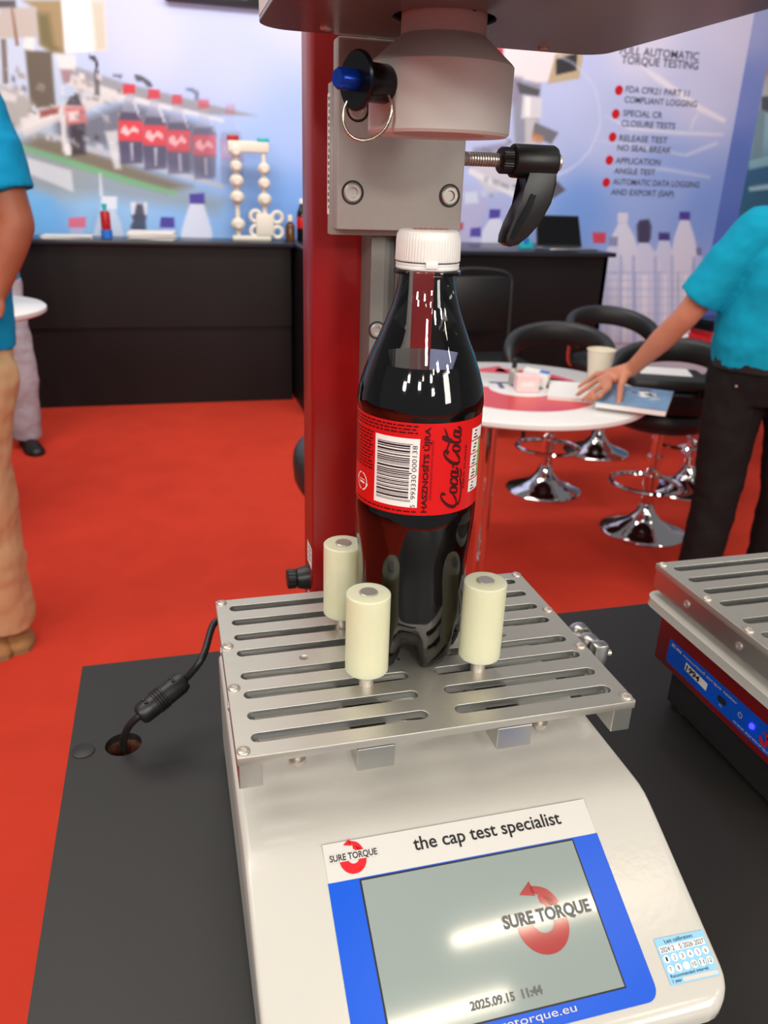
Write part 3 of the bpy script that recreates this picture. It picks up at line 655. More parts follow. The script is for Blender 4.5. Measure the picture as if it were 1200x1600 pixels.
RIGHT_SHAPES = [
    ([(1.97,2.4),(2.38,2.37),(2.39,2.22),(2.17,2.21)],(205,40,48),1,0.006),
    ([(2.38,2.39),(2.96,2.43),(2.91,2.23),(2.66,2.17),(2.39,2.22)],(244,232,236),1,0.01),
    ([(2.78,2.36),(3,2.42),(2.99,2.22),(2.74,2.17)],(196,176,146),1,0.006),
    ([(2.79,2.33),(2.95,2.38),(2.96,2.27),(2.8,2.23)],(52,52,58),0.95,0.005),
    ([(2.46,2.19),(2.69,2.17),(2.7,1.78),(2.53,1.77)],(140,138,150),0.75,0.015),
    ([(2.31,2.21),(2.54,2.2),(2.54,2.04),(2.33,1.99)],(150,140,160),0.7,0.02),
    ([(2.5,2.17),(2.69,2.13),(2.68,2.09),(2.53,2.1)],(84,82,88),0.9,0.006),
    ([(2.56,2.09),(2.71,2.08),(2.72,1.95),(2.56,1.94)],(222,220,228),0.95,0.006),
    ([(2.58,2.08),(2.62,2.08),(2.63,1.95),(2.59,1.95)],(255,252,252),0.8,0.006),
    ([(2.59,1.95),(2.69,1.94),(2.7,1.77),(2.61,1.77)],(205,200,205),0.9,0.008),
    ([(2.67,1.92),(2.87,1.86),(2.82,1.78),(2.66,1.83)],(112,110,116),0.9,0.006),
    ([(2.66,1.85),(2.76,1.83),(2.74,1.78),(2.66,1.8)],(205,140,95),0.8,0.006),
    ([(2.19,1.6),(2.51,1.77),(2.7,1.62),(2.54,1.44),(2.33,1.44)],(214,208,216),0.85,0.015),
    ([(2.21,1.73),(2.5,1.78),(2.42,1.66),(2.17,1.6)],(135,130,150),0.7,0.015),
    ([(2.54,1.49),(2.9,1.53),(2.98,1.47),(2.79,1.35)],(92,88,96),0.9,0.006),
    ([(2.19,1.6),(2.79,1.35),(2.76,1.32),(2.18,1.56)],(235,232,238),0.9,0.006),
    ([(2.13,1.48),(2.34,1.39),(2.27,1.05),(2.14,1.05)],(190,180,215),0.7,0.02),
    ([(2.16,1.43),(2.26,1.44),(2.28,1.36),(2.17,1.35)],(215,225,240),0.8,0.01),
    ([(2.13,1.22),(2.17,1.22),(2.17,1.17),(2.13,1.16)],(190,60,70),0.8,0.005),
    ([(3.47,2.33),(3.64,2.28),(3.82,2.2),(4.04,2.1),(4.28,2.02),(4.27,1.99),(4.03,2.06),(3.8,2.16),(3.62,2.24)],(246,242,253),0.85,0.01),
    ([(3.23,1.99),(3.48,1.93),(3.88,1.92),(4.28,1.92),(4.28,1.9),(3.88,1.89),(3.46,1.9)],(240,240,253),0.6,0.008),
    ([(3.18,1.82),(3.56,1.81),(3.96,1.76),(4.23,1.86),(4.25,1.84),(3.98,1.74),(3.56,1.79)],(236,238,252),0.5,0.008),
    ([(3.31,1.64),(3.81,1.66),(4.23,1.61),(4.23,1.59),(3.82,1.63)],(228,232,250),0.45,0.008),
    ([(3.97,1.94),(3.99,2.02),(4.03,2.06),(4,1.98),(3.99,1.93)],(240,240,253),0.5,0.006),
    ([(2.81,2.36),(2.87,2.34),(2.86,2.33),(2.81,2.34)],(214,220,250),0.6,0.006),
    ([(2.87,2.34),(2.93,2.32),(2.92,2.31),(2.86,2.33)],(214,220,250),0.6,0.006),
    ([(2.93,2.32),(2.98,2.29),(2.97,2.28),(2.92,2.31)],(214,220,250),0.6,0.006),
    ([(2.98,2.29),(3.03,2.26),(3.02,2.25),(2.97,2.28)],(214,220,250),0.6,0.006),
    ([(3.03,2.26),(3.07,2.23),(3.06,2.21),(3.02,2.25)],(214,220,250),0.6,0.006),
    ([(3.07,2.23),(3.11,2.19),(3.1,2.18),(3.06,2.21)],(214,220,250),0.6,0.006),
    ([(3.11,2.19),(3.15,2.14),(3.13,2.13),(3.1,2.18)],(214,220,250),0.6,0.006),
    ([(3.15,2.14),(3.17,2.09),(3.15,2.09),(3.13,2.13)],(214,220,250),0.6,0.006),
    ([(3.17,2.09),(3.19,2.04),(3.17,2.04),(3.15,2.09)],(214,220,250),0.6,0.006),
    ([(3.19,2.04),(3.2,1.99),(3.18,1.99),(3.17,2.04)],(214,220,250),0.6,0.006),
    ([(3.2,1.99),(3.21,1.94),(3.19,1.94),(3.18,1.99)],(214,220,250),0.6,0.006),
    ([(3.21,1.94),(3.21,1.89),(3.18,1.89),(3.19,1.94)],(214,220,250),0.6,0.006),
    ([(3.21,1.89),(3.19,1.84),(3.17,1.84),(3.18,1.89)],(214,220,250),0.6,0.006),
    ([(3.19,1.84),(3.17,1.79),(3.15,1.8),(3.17,1.84)],(214,220,250),0.6,0.006),
    ([(3.17,1.79),(3.15,1.74),(3.13,1.75),(3.15,1.8)],(214,220,250),0.6,0.006),
    ([(3.15,1.74),(3.11,1.7),(3.09,1.71),(3.13,1.75)],(214,220,250),0.6,0.006),
    ([(3.11,1.7),(3.07,1.66),(3.06,1.67),(3.09,1.71)],(214,220,250),0.6,0.006),
    ([(3.07,1.66),(3.02,1.62),(3.01,1.64),(3.06,1.67)],(214,220,250),0.6,0.006),
    ([(3.02,1.62),(2.97,1.59),(2.96,1.61),(3.01,1.64)],(214,220,250),0.6,0.006),
    ([(2.97,1.59),(2.92,1.57),(2.9,1.59),(2.96,1.61)],(214,220,250),0.6,0.006),
    ([(2.92,1.57),(2.85,1.55),(2.85,1.57),(2.9,1.59)],(214,220,250),0.6,0.006),
    ([(2.85,1.55),(2.79,1.54),(2.79,1.56),(2.85,1.57)],(214,220,250),0.6,0.006),
    ([(2.79,1.54),(2.73,1.54),(2.73,1.56),(2.79,1.56)],(214,220,250),0.6,0.006),
    ([(2.73,1.54),(2.67,1.54),(2.67,1.56),(2.73,1.56)],(214,220,250),0.6,0.006),
    ([(2.63,1.76),(2.7,1.74),(2.71,1.72),(2.63,1.73)],(130,126,146),0.440416,0.01),
    ([(2.7,1.48),(2.75,1.47),(2.75,1.44),(2.7,1.45)],(225,222,232),0.556995,0.01),
    ([(2.44,1.51),(2.51,1.49),(2.51,1.46),(2.44,1.48)],(130,126,146),0.567297,0.01),
    ([(2.58,1.49),(2.61,1.49),(2.61,1.47),(2.59,1.47)],(90,88,104),0.372628,0.01),
    ([(2.3,1.7),(2.33,1.69),(2.33,1.66),(2.3,1.66)],(225,222,232),0.569928,0.01),
    ([(2.36,1.45),(2.39,1.44),(2.4,1.42),(2.36,1.42)],(225,222,232),0.33539,0.01),
    ([(2.36,1.43),(2.39,1.43),(2.39,1.4),(2.37,1.4)],(90,88,104),0.302065,0.01),
    ([(2.39,1.63),(2.43,1.62),(2.43,1.6),(2.39,1.61)],(180,176,200),0.417276,0.01),
    ([(2.5,1.76),(2.53,1.75),(2.53,1.72),(2.5,1.73)],(225,222,232),0.431526,0.01),
    ([(2.49,1.71),(2.54,1.7),(2.54,1.67),(2.49,1.68)],(90,88,104),0.527197,0.01),
    ([(2.37,1.53),(2.43,1.52),(2.43,1.48),(2.38,1.49)],(90,88,104),0.33215,0.01),
    ([(2.74,1.68),(2.79,1.67),(2.79,1.64),(2.74,1.65)],(180,176,200),0.452605,0.01),
    ([(2.22,1.68),(2.28,1.67),(2.28,1.63),(2.23,1.65)],(130,126,146),0.353731,0.01),
    ([(2.72,1.55),(2.75,1.54),(2.76,1.5),(2.73,1.51)],(130,126,146),0.576243,0.01),
    ([(2.58,1.55),(2.62,1.54),(2.62,1.51),(2.58,1.52)],(130,126,146),0.437311,0.01),
    ([(2.36,1.73),(2.39,1.73),(2.39,1.7),(2.37,1.7)],(180,176,200),0.407767,0.01),
    ([(2.34,1.65),(2.41,1.64),(2.41,1.62),(2.35,1.64)],(90,88,104),0.374159,0.01),
    ([(2.64,1.67),(2.68,1.66),(2.68,1.64),(2.64,1.65)],(225,222,232),0.405865,0.01),
    ([(2.67,1.77),(2.71,1.76),(2.71,1.75),(2.67,1.76)],(225,222,232),0.469308,0.01),
    ([(2.71,1.77),(2.77,1.76),(2.77,1.73),(2.71,1.74)],(180,176,200),0.544724,0.01),
    ([(2.64,1.57),(2.67,1.57),(2.67,1.54),(2.64,1.55)],(130,126,146),0.463416,0.01),
    ([(2.28,1.73),(2.35,1.72),(2.35,1.69),(2.28,1.71)],(90,88,104),0.309026,0.01),
    ([(2.68,1.45),(2.75,1.43),(2.76,1.41),(2.69,1.42)],(90,88,104),0.490093,0.01),
    ([(2.78,1.54),(2.81,1.53),(2.82,1.49),(2.78,1.5)],(180,176,200),0.309052,0.01),
    ([(2.31,1.54),(2.34,1.54),(2.34,1.5),(2.31,1.51)],(130,126,146),0.447562,0.01),
    ([(2.5,1.62),(2.53,1.62),(2.53,1.59),(2.5,1.59)],(225,222,232),0.543817,0.01),
    ([(2.76,1.43),(2.79,1.42),(2.79,1.4),(2.76,1.41)],(130,126,146),0.340676,0.01),
    ([(2.66,1.56),(2.69,1.56),(2.69,1.53),(2.67,1.54)],(130,126,146),0.451786,0.01),
    ([(2.46,1.8),(2.5,1.79),(2.5,1.77),(2.47,1.78)],(90,88,104),0.508398,0.01),
    ([(2.29,1.45),(2.34,1.44),(2.34,1.4),(2.29,1.41)],(225,222,232),0.521916,0.01),
    ([(2.38,1.25),(2.46,1.26),(2.52,1.17),(2.55,1.1),(2.57,0.89),(2.34,0.89),(2.32,1.1),(2.33,1.17)],(228,226,246),0.85,0.008),
    ([(2.37,1.32),(2.46,1.32),(2.46,1.26),(2.37,1.25)],(84,66,165),0.95,0.005),
    ([(2.24,1.12),(2.31,1.12),(2.32,1.09),(2.33,1.07),(2.35,0.89),(2.24,0.89),(2.23,1.06),(2.24,1.09)],(205,205,238),0.5,0.008),
    ([(2.23,1.18),(2.31,1.19),(2.32,1.12),(2.23,1.12)],(88,72,165),0.95,0.005),
    ([(3.47,1.25),(3.54,1.25),(3.63,1.14),(3.68,1.04),(3.83,0.17),(3.54,0.17),(3.4,1.03),(3.42,1.13)],(226,226,244),0.9,0.008),
    ([(3.45,1.32),(3.54,1.32),(3.55,1.25),(3.46,1.25)],(222,220,238),0.95,0.005),
    ([(4.02,1.28),(4.1,1.28),(4.18,1.15),(4.23,1.04),(4.42,0.15),(4.17,0.16),(3.99,1.04),(3.99,1.15)],(226,226,244),0.9,0.008),
    ([(4,1.34),(4.1,1.34),(4.11,1.28),(4.01,1.28)],(78,64,155),0.95,0.005),
    ([(3.42,1.07),(3.48,1.07),(3.54,0.99),(3.58,0.93),(3.7,0.17),(3.48,0.17),(3.37,0.93),(3.38,0.99)],(206,212,242),0.9,0.008),
    ([(3.4,1.14),(3.48,1.14),(3.49,1.07),(3.41,1.07)],(140,145,185),0.95,0.005),
    ([(3.86,1.12),(3.95,1.12),(4,1.03),(4.04,0.95),(4.2,0.16),(3.98,0.16),(3.84,0.95),(3.84,1.03)],(214,218,244),0.9,0.008),
    ([(3.84,1.18),(3.94,1.18),(3.96,1.12),(3.85,1.12)],(72,62,130),0.95,0.005),
    ([(4.23,1.01),(4.27,1.01),(4.34,0.94),(4.37,0.87),(4.53,0.15),(4.34,0.15),(4.2,0.87),(4.2,0.94)],(190,200,238),0.9,0.008),
    ([(4.21,1.07),(4.26,1.07),(4.28,1.01),(4.23,1.01)],(120,120,165),0.95,0.005),
    ([(3.68,1.1),(3.76,1.1),(3.86,1.01),(3.91,0.93),(4.05,0.16),(3.73,0.17),(3.6,0.92),(3.62,1)],(216,219,245),0.9,0.008),
    ([(3.65,1.26),(3.74,1.27),(3.77,1.1),(3.67,1.1)],(66,66,98),0.95,0.005),
    ([(3.65,1.27),(3.73,1.28),(3.77,1.23),(3.78,1.12),(3.66,1.11),(3.63,1.23)],(72,70,100),0.8,0.006),
    ([(3.25,1.17),(3.37,1.17),(3.38,1.09),(3.27,1.09)],(206,70,92),0.95,0.006),
    ([(3.67,0.87),(3.69,0.87),(3.82,0.17),(3.79,0.17)],(150,166,215),0.5,0.006),
    ([(3.83,1),(3.86,1),(4.02,0.16),(3.99,0.16)],(140,158,212),0.5,0.008),
    ([(3.75,0.85),(3.8,0.85),(3.92,0.16),(3.87,0.17)],(244,243,253),0.6,0.008),
    ([(3.61,0.88),(3.92,0.88),(3.92,0.86),(3.61,0.86)],(175,188,228),0.4,0.004),
    ([(3.62,0.81),(3.93,0.81),(3.93,0.8),(3.62,0.8)],(175,188,228),0.4,0.004),
    ([(3.63,0.75),(3.94,0.75),(3.94,0.73),(3.63,0.73)],(175,188,228),0.4,0.004),
    ([(3.64,0.68),(3.95,0.68),(3.96,0.67),(3.64,0.67)],(175,188,228),0.4,0.004),
    ([(3.65,0.61),(3.97,0.61),(3.97,0.6),(3.65,0.6)],(175,188,228),0.4,0.004),
    ([(3.66,0.55),(3.98,0.55),(3.98,0.53),(3.67,0.53)],(175,188,228),0.4,0.004),
    ([(3.48,0.87),(3.5,0.87),(3.62,0.17),(3.6,0.17)],(150,166,215),0.5,0.006),
    ([(3.63,1),(3.66,1),(3.8,0.17),(3.78,0.17)],(140,158,212),0.5,0.008),
    ([(3.56,0.85),(3.6,0.85),(3.71,0.17),(3.67,0.17)],(244,243,253),0.6,0.008),
    ([(3.43,0.88),(3.71,0.88),(3.71,0.86),(3.43,0.86)],(175,188,228),0.4,0.004),
    ([(3.44,0.81),(3.72,0.81),(3.72,0.8),(3.44,0.8)],(175,188,228),0.4,0.004),
    ([(3.45,0.75),(3.73,0.75),(3.73,0.73),(3.45,0.73)],(175,188,228),0.4,0.004),
    ([(3.46,0.68),(3.74,0.68),(3.75,0.67),(3.46,0.67)],(175,188,228),0.4,0.004),
    ([(3.47,0.61),(3.75,0.61),(3.76,0.6),(3.47,0.6)],(175,188,228),0.4,0.004),
    ([(3.48,0.55),(3.77,0.55),(3.77,0.53),(3.48,0.53)],(175,188,228),0.4,0.004),
    ([(3.89,0.88),(3.91,0.88),(4.04,0.16),(4.02,0.16)],(150,166,215),0.5,0.006),
    ([(3.99,1),(4.01,1),(4.18,0.16),(4.16,0.16)],(140,158,212),0.5,0.008),
    ([(3.95,0.85),(3.98,0.85),(4.11,0.16),(4.08,0.16)],(244,243,253),0.6,0.008),
    ([(3.85,0.88),(4.05,0.88),(4.06,0.87),(3.85,0.86)],(175,188,228),0.4,0.004),
    ([(3.86,0.81),(4.07,0.81),(4.07,0.8),(3.87,0.8)],(175,188,228),0.4,0.004),
    ([(3.87,0.75),(4.08,0.75),(4.08,0.73),(3.88,0.73)],(175,188,228),0.4,0.004),
    ([(3.89,0.68),(4.09,0.68),(4.1,0.67),(3.89,0.67)],(175,188,228),0.4,0.004),
    ([(3.9,0.61),(4.11,0.61),(4.11,0.6),(3.9,0.6)],(175,188,228),0.4,0.004),
    ([(3.91,0.55),(4.12,0.54),(4.12,0.53),(3.92,0.53)],(175,188,228),0.4,0.004),
    ([(4.07,0.88),(4.09,0.88),(4.24,0.16),(4.21,0.16)],(150,166,215),0.5,0.006),
    ([(4.19,1),(4.22,1),(4.4,0.15),(4.37,0.15)],(140,158,212),0.5,0.008),
    ([(4.14,0.85),(4.17,0.85),(4.32,0.16),(4.28,0.16)],(244,243,253),0.6,0.008),
    ([(4.02,0.88),(4.27,0.88),(4.27,0.87),(4.03,0.87)],(175,188,228),0.4,0.004),
    ([(4.04,0.81),(4.28,0.82),(4.28,0.8),(4.04,0.8)],(175,188,228),0.4,0.004),
    ([(4.05,0.75),(4.29,0.75),(4.3,0.73),(4.05,0.73)],(175,188,228),0.4,0.004),
    ([(4.06,0.68),(4.31,0.68),(4.31,0.67),(4.07,0.67)],(175,188,228),0.4,0.004),
    ([(4.08,0.61),(4.32,0.61),(4.33,0.6),(4.08,0.6)],(175,188,228),0.4,0.004),
    ([(4.09,0.54),(4.34,0.54),(4.34,0.53),(4.09,0.53)],(175,188,228),0.4,0.004),
    ([(3.42,0.87),(3.43,0.87),(3.54,0.17),(3.53,0.17)],(150,166,215),0.5,0.006),
    ([(3.52,1),(3.54,1),(3.68,0.17),(3.66,0.17)],(140,158,212),0.5,0.008),
    ([(3.48,0.85),(3.51,0.85),(3.62,0.17),(3.58,0.17)],(244,243,253),0.6,0.008),
    ([(3.38,0.88),(3.58,0.88),(3.59,0.86),(3.38,0.86)],(175,188,228),0.4,0.004),
    ([(3.39,0.81),(3.6,0.81),(3.6,0.8),(3.39,0.8)],(175,188,228),0.4,0.004),
    ([(3.4,0.75),(3.61,0.75),(3.61,0.73),(3.4,0.73)],(175,188,228),0.4,0.004),
    ([(3.41,0.68),(3.62,0.68),(3.62,0.67),(3.41,0.67)],(175,188,228),0.4,0.004),
    ([(3.42,0.61),(3.63,0.61),(3.63,0.6),(3.42,0.6)],(175,188,228),0.4,0.004),
    ([(3.43,0.55),(3.64,0.55),(3.64,0.53),(3.43,0.53)],(175,188,228),0.4,0.004),
]
paint('wall_poster', -1.9, 1.55, 0.3, 3.0, 0.011, LEFT_BASE, LEFT_SHAPES, 'printed wall poster of a bottling machine and red capped bottles, left of the red column')
rp = paint('wall_poster', 1.55, 4.36, 0.3, 3.0, 0.011, RIGHT_BASE, RIGHT_SHAPES, 'pale blue wall poster with bulleted torque testing text and printed clear bottles')
bp_ = paint('wall_poster', 4.36, 4.56, 0.3, 3.0, 0.02, [(4.32,2.69,168,178,228), (4.33,2.18,128,148,218), (4.33,1.69,98,126,205), (4.37,1.11,88,116,200), (4.42,0.59,84,112,195)], [], 'narrow plain blue strip poster at right end of the text poster')
tp = paint('wall_poster', 4.56, 6.4, 0.3, 3.0, 0.012, [(4.45,2.62,238,228,228), (4.52,2.47,225,215,212), (4.51,2.39,165,146,146), (4.49,2.23,196,206,212), (4.62,1.97,150,192,212), (4.45,1.69,96,158,188), (4.43,1.26,70,152,196), (4.8,1.51,64,112,142), (4.59,1.36,62,128,160), (5.04,1.99,110,150,170)], [
    ([(4.27,2.65),(5.06,2.75),(5.06,2.72),(4.28,2.64)],(212,92,96),0.9,0.006),
    ([(4.33,2.4),(5.12,2.52),(5.17,2.38),(4.35,2.32)],(168,150,150),0.9,0.02),
    ([(4.37,2.14),(4.51,2.15),(4.53,2.03),(4.38,2.03)],(78,132,212),0.9,0.008),
    ([(4.38,2),(4.45,2.01),(4.45,1.94),(4.39,1.94)],(58,62,72),0.85,0.008),
    ([(4.45,1.91),(4.52,1.91),(4.54,1.85),(4.46,1.85)],(122,72,88),0.85,0.008),
    ([(4.56,2.19),(4.65,2.2),(4.68,2.08),(4.58,2.1)],(72,78,88),0.85,0.008),
    ([(4.52,2.1),(4.62,2.1),(4.69,1.69),(4.6,1.69)],(120,148,160),0.7,0.01),
    ([(4.43,1.78),(4.47,1.8),(4.51,1.59),(4.45,1.59)],(150,142,92),0.8,0.008),
    ([(4.5,1.7),(4.79,1.77),(4.87,1.6),(4.55,1.55)],(56,100,140),0.85,0.012),
    ([(4.55,1.73),(4.79,1.79),(4.82,1.72),(4.57,1.67)],(150,196,212),0.85,0.01),
    ([(4.36,1.68),(4.57,1.57),(4.89,1.51),(4.97,1.22),(4.47,1.35)],(52,96,128),0.75,0.02),
    ([(4.6,1.54),(4.87,1.58),(4.88,1.54),(4.62,1.51)],(175,215,228),0.8,0.006),
    ([(4.28,1.5),(4.51,1.41),(4.38,1.21),(4.26,1.2)],(90,190,225),0.7,0.02),
], 'teal laboratory photo poster above the shoulder of the man at right')
POSTER_TEXT = [
    ('FULL AUTOMATIC', 3.287, 2.397, 0.660),
    ('TORQUE TESTING', 3.308, 2.337, 0.648),
    ('FDA CFR21 PART 11', 3.375, 2.154, 0.540),
    ('COMPLIANT LOGGING', 3.376, 2.087, 0.622),
    ('SPECIAL CR', 3.380, 1.997, 0.334),
    ('CLOSURE TESTS', 3.376, 1.928, 0.463),
    ('RELEASE TEST', 3.376, 1.828, 0.415),
    ('NO SEAL BREAK', 3.370, 1.761, 0.468),
    ('APPLICATION', 3.369, 1.672, 0.389),
    ('ANGLE TEST', 3.369, 1.600, 0.357),
    ('AUTOMATIC DATA LOGGING', 3.371, 1.523, 0.770),
    ('AND EXPORT (SAP)', 3.366, 1.449, 0.556),
]
for body, x, z, w in POSTER_TEXT:
    mb = MB()
    add_text(mb, body, lambda u, v: Vector((x + u, 5.5975, z + v)), width=w, height=0.052 if z > 2.25 else 0.042, bold=0.014)
    mb.build('lettering', 'ink_slate', rp, 0)
for x, z in [(3.320,2.164), (3.319,2.007), (3.318,1.851), (3.316,1.692), (3.314,1.535)]:
    mb = MB(); disc(mb, (x, z), 0.033, lambda u, v: Vector((u, 5.5975, v))); mb.build('bullet_dot', 'red_print', rp, 0)

# wall screen, only its lower edge in view
r = thing('wall_monitor', 'black wall screen at top left, only its bottom edge in view', 'screen', (0.41, 5.6, 2.47))
mb = MB(); mb.box2((0.10, 5.53, 2.475), (0.72, 5.6, 2.85), 0.008); mb.build('housing', 'black_plastic', r)
mb = MB(); mb.box2((0.115, 5.528, 2.50), (0.705, 5.531, 2.835)); mb.build('display', 'screen_black', r)
mb = MB(); mb.box2((0.52, 5.527, 2.505), (0.60, 5.5285, 2.525)); mb.build('screen_caption', 'ink_grey', r)

# ------------------------------------------------------------------ back counter
r = thing('back_counter', 'long black display counter along the printed wall with recessed knee space', 'counter', (0.3, 5.4, 0))
mb = MB(); mb.box2((-3.2, 5.18, CT - 0.03), (0.83, 5.585, CT), 0.004); mb.build('counter_top', 'counter_top', r)
mb = MB(); mb.box2((-3.2, 5.23, 0.53), (0.81, 5.26, CT - 0.03)); mb.build('upper_panel', 'counter_black', r)
mb = MB(); mb.box2((-3.2, 5.25, 0.0), (0.81, 5.28, 0.54)); mb.build('lower_panel', 'counter_black', r)
r = thing('bar_counter', 'deep black counter unit behind the stools with open laptop on top', 'counter', (1.9, 5.2, 0))
mb = MB(); mb.box2((0.83, 4.74, CT - 0.03), (2.98, 5.585, CT), 0.004); mb.build('counter_top', 'counter_top', r)
mb = MB(); mb.box2((0.845, 4.79, 0), (2.95, 4.82, CT - 0.03)); mb.build('front_panel', 'counter_black', r)
mb = MB(); mb.box2((0.84, 4.79, 0), (0.87, 5.55, CT - 0.03)); mb.build('side_panel', 'counter_black', r)
mb = MB(); mb.box2((2.92, 4.79, 0), (2.95, 5.55, CT - 0.03)); mb.build('side_panel', 'counter_black', r)

# black chair in front of the bar counter
r = thing('stacking_chair', 'black chair with rounded back frame standing before the black bar counter', 'chair', (1.9, 4.3, 0))
mb = MB(); mb.tube(spline([(1.70, 4.44, 0.5), (1.70, 4.46, 0.85), (1.72, 4.47, 0.965), (1.80, 4.47, 0.995), (2.0, 4.47, 0.985), (2.09, 4.47, 0.945), (2.10, 4.46, 0.85), (2.10, 4.44, 0.5)], 5), 0.012); mb.build('back_frame', 'leather', r)
mb = MB(); mb.box((1.90, 4.462, 0.78), (0.37, 0.02, 0.34), None, 0.008); mb.build('backrest', 'black_plastic', r)
mb = MB(); mb.box((1.90, 4.24, 0.46), (0.42, 0.42, 0.05), None, 0.015); mb.build('seat', 'leather', r)
for sx in (-1, 1):
    for sy in (-1, 1):
        mb = MB(); mb.cyl((1.9 + sx * 0.19, 4.24 + sy * 0.19, 0), (1.9 + sx * 0.18, 4.24 + sy * 0.18, 0.44), 0.012, seg=10); mb.build('leg', 'black_plastic', r)

# ------------------------------------------------------------------ things on the back counter
def pages(mb, c, size, n, rz=0, th=0.004):
    for k in range(n):
        mb.box((c[0] + random.uniform(-.008, .008), c[1] + random.uniform(-.008, .008), c[2] + th * (k + .5)), (size[0], size[1], th * .92), Matrix.Rotation(rz + random.uniform(-.08, .08), 3, 'Z'))
    return mb
single(pages(MB(), (-0.60, 5.36, CT), (0.30, 0.21), 4, 0.05), 'paper_stack', 'paper', 'flat white papers at the left end of back counter, beside red vial', 'paper', 'paper piles on back counter')
single(pages(MB(), (-0.08, 5.36, CT), (0.29, 0.21), 10, -0.05, 0.005), 'paper_stack', 'paper', 'thick white paper pile lying between red vial and white bead frame', 'paper', 'paper piles on back counter')
r = thing('sample_vial', 'small red vial with blue foot and teal top on back counter', 'vial', (-0.365, 5.38, CT))
mb = MB(); mb.lathe([(0.036, 0), (0.036, 0.05), (0.032, 0.052)], (-0.365, 5.38, CT)); mb.build('foot', 'blue_plastic', r)
mb = MB(); mb.lathe([(0.029, 0.05), (0.031, 0.056), (0.031, 0.15), (0.026, 0.165)], (-0.365, 5.38, CT)); mb.build('body', 'red_plastic', r)
mb = MB(); mb.lathe([(0.013, 0.165), (0.013, 0.185), (0.016, 0.186), (0.016, 0.205), (0.01, 0.21)], (-0.365, 5.38, CT)); mb.build('stopper', 'teal', r)
# bead frame
r = thing('bead_frame', 'white printed frame with two columns of balls, red and teal corner blocks', 'model', (0.56, 5.40, CT))
mb = MB(); mb.box2((0.44, 5.36, CT), (0.70, 5.44, CT + 0.03), 0.008); mb.build('base', 'print_white', r)
mb = MB(); mb.box2((0.432, 5.375, CT + 0.545), (0.70, 5.425, CT + 0.615), 0.01); mb.build('top_beam', 'print_white', r)
mb = MB(); mb.box2((0.43, 5.375, CT + 0.615), (0.505, 5.425, CT + 0.645), 0.004); mb.build('corner_block', 'red_plastic', r)
mb = MB(); mb.box2((0.625, 5.375, CT + 0.610), (0.70, 5.425, CT + 0.635), 0.004); mb.build('corner_block', 'teal', r)
for x, zs in ((0.482, (0.55, 0.46, 0.37, 0.27, 0.10)), (0.664, (0.45, 0.36, 0.26))):
    mb = MB(); mb.cyl((x, 5.40, CT + 0.02), (x, 5.40, CT + 0.56), 0.016); mb.build('post', 'print_white', r)
    for k, z in enumerate(zs):
        mb = MB(); mb.sphere((x, 5.395, CT + z), 0.042 + 0.006 * (k > 1), 1, 0.9, 0.95); q = mb.build('ball', 'print_white', r)
        mb = MB(); mb.lathe([(0.03, 0), (0.03, 0.012), (0.02, 0.02)], (x, 5.362, CT + z), (0, -1, 0), 16); mb.build('ball_cap', 'print_white', q)
mb = MB(); mb.box2((0.60, 5.36, CT + 0.03), (0.72, 5.43, CT + 0.17), 0.01); q = mb.build('gear_block', 'print_white', r)
for x, z in ((0.60, 0.155), (0.745, 0.15), (0.60, 0.06), (0.745, 0.055)):
    mb = MB(); mb.tube([(x + 0.034 * math.cos(a), 5.385, CT + z + 0.034 * math.sin(a)) for a in [k * PI / 8 for k in range(16)]], 0.014, 8, True); mb.build('ring', 'print_white', q)
r = thing('amber_bottle', 'small brown glass bottle with pale cap on the back counter', 'bottle', (0.835, 5.40, CT))
mb = MB(); mb.lathe([(0.03, 0), (0.033, 0.004), (0.033, 0.095), (0.026, 0.112), (0.014, 0.12), (0.014, 0.13)], (0.835, 5.40, CT)); mb.build('glass_body', 'amber', r)
mb = MB(); mb.lathe([(0.017, 0.128), (0.017, 0.165), (0.014, 0.168)], (0.835, 5.40, CT)); mb.build('cap', 'cup', r)
r = thing('small_cola_bottle', 'small dark soda bottle with red label beside the red column, on back counter', 'bottle', (0.915, 5.40, CT))
mb = MB(); mb.lathe([(0.030, 0), (0.034, 0.006), (0.034, 0.16), (0.031, 0.19), (0.016, 0.225), (0.013, 0.245)], (0.915, 5.40, CT)); mb.build('body', 'cola', r)
mb = MB(); mb.lathe([(0.0346, 0.085), (0.0348, 0.086), (0.0348, 0.155), (0.0346, 0.156)], (0.915, 5.40, CT), caps=False); mb.build('label', 'label_red', r)
mb = MB(); mb.lathe([(0.017, 0.242), (0.017, 0.27), (0.015, 0.273)], (0.915, 5.40, CT)); mb.build('cap', 'cap_white', r)
# laptop and teal gadget
r = thing('laptop', 'open black laptop with dark screen on bar counter', 'laptop', (2.72, 5.02, CT))
mb = MB(); mb.box2((2.54, 4.86, CT), (2.90, 5.08, CT + 0.014), 0.003); mb.build('keyboard_base', 'alu_plain', r)
mb = MB(); mb.prism([(-0.175, 0), (0.175, 0), (0.155, 0.215), (-0.175, 0.215)], lambda u, v, w: Vector((2.715 + u, 5.075 + 0.30 * v + w, CT + 0.014 + 0.95 * v)), 0.008); q = mb.build('screen_lid', 'black_plastic', r)
mb = MB(); mb.poly([Vector((2.715 + u, 5.074 + 0.30 * v, CT + 0.014 + 0.95 * v)) for u, v in ((-0.165, 0.012), (0.165, 0.012), (0.147, 0.205), (-0.165, 0.205))]); mb.build('display', 'screen_black', q)
r = thing('tape_dispenser', 'small teal plastic gadget on bar counter left of laptop', 'gadget', (2.44, 5.05, CT))
